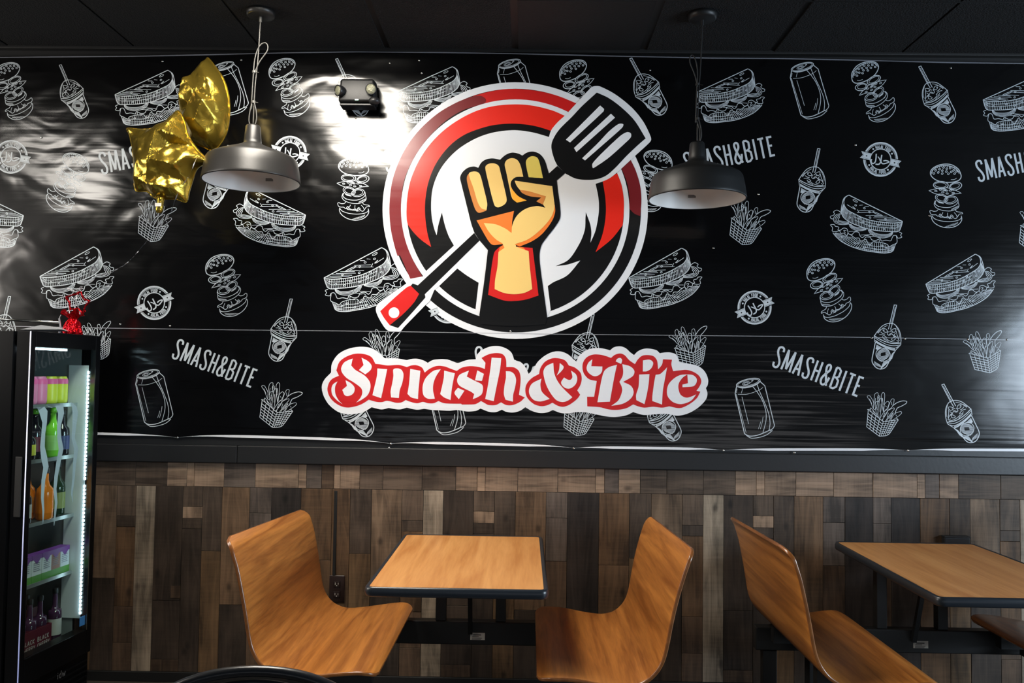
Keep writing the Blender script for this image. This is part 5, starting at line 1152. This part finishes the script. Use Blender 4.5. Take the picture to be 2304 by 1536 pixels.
# ------------------------------------------------------------------ on top of the fridge
mred = plain('red_foil', srgb(190, 14, 28), .22, .85, bump=.9, bscale=45); msil = plain('silver_ribbon', srgb(200, 200, 205), .2, .7); mgrey = plain('grey_card', srgb(150, 152, 156), .5)
pw = on_y(163, 757, -.28)
w = thing('balloon_weight', 'red foil balloon weight with tinsel star on the fridge top', 'balloon weight', (pw.x, pw.y, FH))
bm = bmesh.new(); nseg = 36
prof = [(.034, 0), (.036, .01), (.031, .03), (.028, .05), (.020, .062), (.016, .07), (.028, .082), (.045, .098)]
for k, (r, z_) in enumerate(prof): pass
rings = []
for k, (r, z_) in enumerate(prof):
    rg = []
    for i in range(nseg):
        a = 2*PI*i/nseg; rr_ = r*(1+.16*math.sin(a*7+k)+.07*math.sin(a*13)); rg.append(bm.verts.new((rr_*math.cos(a), rr_*math.sin(a), z_+(.012*math.sin(a*5) if k == len(prof)-1 else 0))))
    rings.append(rg)
for a, b_ in zip(rings[:-1], rings[1:]):
    for i in range(nseg): bm.faces.new((a[i], a[(i+1) % nseg], b_[(i+1) % nseg], b_[i]))
bm.faces.new(rings[0][::-1]); obj('foil_wrap', bm, mred, w, False)
def P3(px, py, y): q = on_y(px, py, y); return q-Vector(w.location)
star = [(148, 668), (172, 661), (182, 657), (188, 672), (202, 677), (192, 688), (187, 706), (176, 694), (158, 695), (156, 680)]
pts = [P3(a, b_, -.28) for a, b_ in star]; dense = []
for a, b_ in zip(pts, pts[1:]+pts[:1]):
    for k in range(5): dense.append(a.lerp(b_, k/5))
bm = bmesh.new(); rnd = random.Random(3)
for p in dense:
    for k in range(5):
        d_ = Vector((rnd.uniform(-1, 1), rnd.uniform(-1, 1), rnd.uniform(-1, 1))).normalized()*.0065; q_ = d_.cross(Vector((.3, .5, .8))).normalized()*.0016
        bm.faces.new([bm.verts.new(v_) for v_ in (p-d_+q_, p+d_+q_, p+d_-q_, p-d_-q_)])
tube(bm, dense+[dense[0]], .0028, 6); tag(obj('tinsel_star', bm, mred, w), kind='stuff')
bm = bmesh.new()
tube(bm, smooth3([P3(160, 720, -.27), P3(155, 690, -.26), P3(160, 668, -.26), P3(176, 690, -.25), P3(180, 706, -.25), P3(172, 718, -.26)]), .0022, 6)
tube(bm, smooth3([P3(134, 735, -.24), P3(135, 712, -.24), P3(150, 700, -.25), P3(166, 698, -.26)]), .0018, 6)
tube(bm, smooth3([P3(150, 648, -.24), P3(168, 652, -.25), P3(185, 648, -.25), P3(170, 657, -.25), P3(152, 650, -.25)]), .0016, 6)
tube(bm, smooth3([P3(168, 735, -.25), P3(178, 742, -.24), P3(184, 752, -.24)]), .0022, 6)
obj('curled_ribbon', bm, msil, w, True)
# rod and folded card lying on the fridge
ra = fr(136, 722, .16); zr_ = FH+.062
rod = thing('metal_rod', 'thin chrome rod lying across the fridge top', 'rod', FO+nin*.16+ux*.2+Vector((0, 0, FH)), 0)
def RW(px, py, y): return on_y(px, py, y)-Vector(rod.location)
bm = bmesh.new(); tube(bm, [RW(134, 725, -.33), RW(0, 718, -.33), RW(-160, 711, -.33)], .0055, 12); obj('tube', bm, plain('chrome', srgb(205, 205, 200), .18, 1), rod, True)
bm = bmesh.new(); tube(bm, [RW(133, 716, -.33), RW(136, 736, -.33)], .004, 10); a = RW(134, 736, -.33); box(bm, a.x-.02, a.x+.02, a.y-.02, a.y+.02, 0, .004); tube(bm, [(a.x, a.y, .004), a], .004, 8); obj('end_bracket', bm, msil, rod)
cd_ = thing('folded_card', 'grey folded card lying on the fridge top behind the foil weight', 'card', (0, 0, 0))
q = [on_y(45, 741, -.42), on_y(92, 731, -.42), on_y(138, 737, -.36), on_y(140, 741, -.42)]
cd_.location = q[0]; cd_.location.z = FH
bm = bmesh.new(); vs = [Vector((p.x-q[0].x, p.y-q[0].y, max(0.002, p.z-FH))) for p in q]; base = [Vector((v.x, v.y+.05, v.z*.6)) for v in vs]
A_ = [bm.verts.new(v) for v in vs]+[bm.verts.new(v) for v in base]
for f in ((0, 1, 2, 3), (4, 7, 6, 5), (0, 4, 5, 1), (1, 5, 6, 2), (2, 6, 7, 3), (3, 7, 4, 0)): bm.faces.new([A_[i] for i in f])
bmesh.ops.recalc_face_normals(bm, faces=bm.faces[:]); obj('card_sheet', bm, mgrey, cd_)

# ------------------------------------------------------------------ foil balloons
mgold_f, nt, b = new('gold_foil')
b.inputs['Metallic'].default_value = .88; b.inputs['Roughness'].default_value = .24; b.inputs['Base Color'].default_value = srgb(160, 136, 52)
co = coords(nt, (1, 1, 1))
n1 = N(nt, 'ShaderNodeTexNoise'); n1.inputs['Scale'].default_value = 16; n1.inputs['Detail'].default_value = 5; n1.inputs['Distortion'].default_value = 1.2; nt.links.new(co, n1.inputs[0])
v1 = N(nt, 'ShaderNodeTexVoronoi'); v1.inputs['Scale'].default_value = 13; v1.feature = 'DISTANCE_TO_EDGE'; nt.links.new(co, v1.inputs[0])
s1 = N(nt, 'ShaderNodeMath', operation='MULTIPLY_ADD'); s1.inputs[1].default_value = .5; nt.links.new(v1.outputs[0], s1.inputs[0]); nt.links.new(n1.outputs[0], s1.inputs[2])
bp = N(nt, 'ShaderNodeBump'); bp.inputs['Strength'].default_value = .35; bp.inputs['Distance'].default_value = .01; nt.links.new(s1.outputs[0], bp.inputs['Height']); nt.links.new(bp.outputs[0], b.inputs['Normal'])
from mathutils.geometry import delaunay_2d_cdt
def balloon(outline, y, thick, label, ctrl, seed, tilt=(0, 0)):
    """foil star: outline seam, pulled-up facets given by control heights, pillow body, crumpled skin"""
    c_ = on_y(sum(p[0] for p in outline)/len(outline), sum(p[1] for p in outline)/len(outline), y)
    t_ = thing('star_balloon', label, 'balloon', c_, 0, None)
    loc = lambda a, b_: (lambda q: Vector((q.x-c_.x, q.z-c_.z)))(on_y(a, b_, y))
    pl = [loc(p.x, p.y) for p in catmull([p for p in outline], 6, True)]
    cp = [loc(p[0], p[1]) for p in ctrl]; ch = [p[2] for p in ctrl]
    base = pl[::3]
    vv, ee, ff, ov, oe, of = delaunay_2d_cdt(base+cp, [], [], 0, 1e-6)
    hh = []
    for v in vv:
        h_ = 0
        for q, hq in zip(cp, ch):
            if (q-v).length < 1e-5: h_ = hq
        hh.append(h_)
    def lin(p):
        for f in ff:
            a, b_, c2 = vv[f[0]], vv[f[1]], vv[f[2]]
            d = (b_.x-a.x)*(c2.y-a.y)-(c2.x-a.x)*(b_.y-a.y)
            if abs(d) < 1e-12: continue
            w1 = ((p.x-a.x)*(c2.y-a.y)-(c2.x-a.x)*(p.y-a.y))/d; w2 = ((b_.x-a.x)*(p.y-a.y)-(p.x-a.x)*(b_.y-a.y))/d
            if w1 >= -1e-4 and w2 >= -1e-4 and w1+w2 <= 1.0001: return hh[f[0]]*(1-w1-w2)+hh[f[1]]*w1+hh[f[2]]*w2
        return 0
    def dist(p):
        d_ = 9
        for a, b_ in zip(pl, pl[1:]+pl[:1]):
            e_ = b_-a; k = max(0, min(1, (p-a).dot(e_)/max(1e-12, e_.length_squared))); d_ = min(d_, (p-a-e_*k).length)
        return d_
    ctr = sum(pl, Vector((0, 0)))/len(pl); n = len(pl); K = 26
    bm = bmesh.new()
    for side in (1, -1):
        prev = None
        for k in range(K+1):
            f = k/K; rg = []
            for i, p in enumerate([ctr] if k == K else [a.lerp(ctr, f) for a in pl]):
                s_ = min(1, dist(p)/.06) if k else 0
                pil = thick*math.sqrt(max(0, 1-(1-s_)**2))
                h_ = (.38*pil+.75*lin(p)) if side > 0 else pil*.8
                if k:
                    e_ = min(1, k/3)
                    h_ += e_*(.0045*noise.noise(Vector((p.x*34+p.y*12, p.y*11+seed, side*3)))+.004*noise.noise(Vector((p.x*15, p.y*38, seed+side)))+.006*abs(noise.noise(Vector((p.x*22-p.y*16, p.y*18+p.x*9, seed*2)))))
                dep = side*h_+tilt[0]*p.x+tilt[1]*p.y
                rg.append(bm.verts.new((p.x, -dep, p.y)))
            if prev:
                m_ = len(prev)
                for i in range(m_):
                    j = (i+1) % m_
                    if len(rg) == 1: bm.faces.new((prev[i], prev[j], rg[0]))
                    else: bm.faces.new((prev[i], prev[j], rg[j], rg[i]))
            prev = rg
    bmesh.ops.remove_doubles(bm, verts=bm.verts[:], dist=.00005); bmesh.ops.recalc_face_normals(bm, faces=bm.faces[:])
    for e_ in bm.edges:
        if len(e_.link_faces) == 2 and e_.calc_face_angle(0) > .42: e_.smooth = False
    o_ = obj('foil_skin', bm, mgold_f, t_, True)
    bm = bmesh.new(); L_ = [Vector((p.x, -(tilt[0]*p.x+tilt[1]*p.y), p.y)) for p in pl]
    prev = None
    for i in range(n+1):
        p = L_[i % n]; d_ = (Vector((p.x, 0, p.z))-Vector((ctr.x, 0, ctr.y))).normalized()*.005; q_ = (bm.verts.new(p), bm.verts.new(p+d_))
        if prev: bm.faces.new((prev[0], prev[1], q_[1], q_[0]))
        prev = q_
    obj('seam_flange', bm, mgold_f, t_)
    return t_
z3_ = lambda L_: [(240+x_/3.2, 100+y_/3.2) for x_, y_ in L_]
zc_ = lambda L_: [(240+x_/3.2, 100+y_/3.2, h_) for x_, y_, h_ in L_]
b_lo = z3_([(152, 605), (250, 612), (340, 604), (420, 560), (510, 480), (560, 555), (580, 640), (610, 700), (660, 765), (722, 838), (648, 890), (620, 960), (590, 1060), (570, 1130), (500, 1110), (430, 1108), (350, 1102), (290, 1055), (210, 1045), (200, 900), (190, 760), (168, 660)])
b_hi = z3_([(737, 108), (790, 170), (850, 260), (885, 380), (888, 520), (862, 640), (805, 728), (750, 755), (700, 735), (640, 712), (592, 690), (560, 620), (530, 500), (522, 440), (540, 340), (565, 285), (610, 225), (665, 170), (712, 125)])
BL = balloon(b_lo, -.42, .075, 'lower gold star foil balloon, nearer the lettering behind it', zc_([(300, 690, .05), (430, 655, .105), (500, 745, .05), (565, 700, .10), (375, 860, .10), (270, 860, .06), (465, 950, .055), (540, 900, .09), (630, 830, .05), (330, 1020, .05), (395, 1040, .085), (235, 970, .045), (500, 600, .075), (400, 610, .06), (500, 1060, .05)]), 2.3)
BH = balloon(b_hi, -.30, .085, 'upper gold star foil balloon, beside the pendant lamp', zc_([(600, 290, .09), (660, 262, .06), (785, 300, .085), (770, 470, .13), (640, 455, .06), (600, 560, .08), (700, 590, .11), (820, 440, .07), (720, 200, .06), (650, 660, .06), (760, 660, .07), (560, 420, .07), (690, 380, .085), (830, 560, .05)]), 7.1, (.12, .05))
# tail of the lower balloon
tl = [on_y(362, 440, -.43), on_y(361, 452, -.44), on_y(360, 462, -.44), on_y(358, 472, -.44), on_y(357, 479, -.44)]
bm = bmesh.new(); tube(bm, [p-Vector(BL.location) for p in tl], .01, 12, True, [.024, .015, .014, .016, .011]); obj('inflation_tail', bm, mgold_f, BL, True)
bm = bmesh.new(); c_ = tl[2]-Vector(BL.location); box(bm, c_.x-.014, c_.x+.013, c_.y-.0175, c_.y-.0165, c_.z-.007, c_.z+.007); obj('tail_label', bm, M['label'], BL)
# ribbon from the balloons down to the weight
pts = [(447, 335, -.3), (440, 360, -.5), (425, 395, -.505), (405, 425, -.48), (392, 455, -.44), (384, 478, -.38), (366, 500, -.3), (345, 525, -.25), (328, 545, -.22), (305, 572, -.2), (285, 592, -.2), (262, 606, -.21), (243, 616, -.22), (225, 618, -.23), (205, 630, -.24), (190, 643, -.25), (175, 652, -.26), (168, 700, -.28), (166, 720, -.28)]
q = [on_y(a, b_, y_) for a, b_, y_ in pts]
q = smooth3(q, 6)
rb = thing('balloon_ribbon', 'crinkled silver ribbon running from the gold balloons down to the fridge top', 'ribbon', q[-1])
bm = bmesh.new(); prev = None
for i, p in enumerate(q):
    p = p-Vector(rb.location)+Vector((0, 0, .0015*math.sin(i*1.9))); a = i*.9
    w_ = Vector((math.cos(a)*.3+.6, .4*math.sin(a), .7)).normalized()*.0036
    v_ = (bm.verts.new(p-w_), bm.verts.new(p+w_))
    if prev: bm.faces.new((prev[0], prev[1], v_[1], v_[0]))
    prev = v_
obj('ribbon_strand', bm, msil, rb, True)
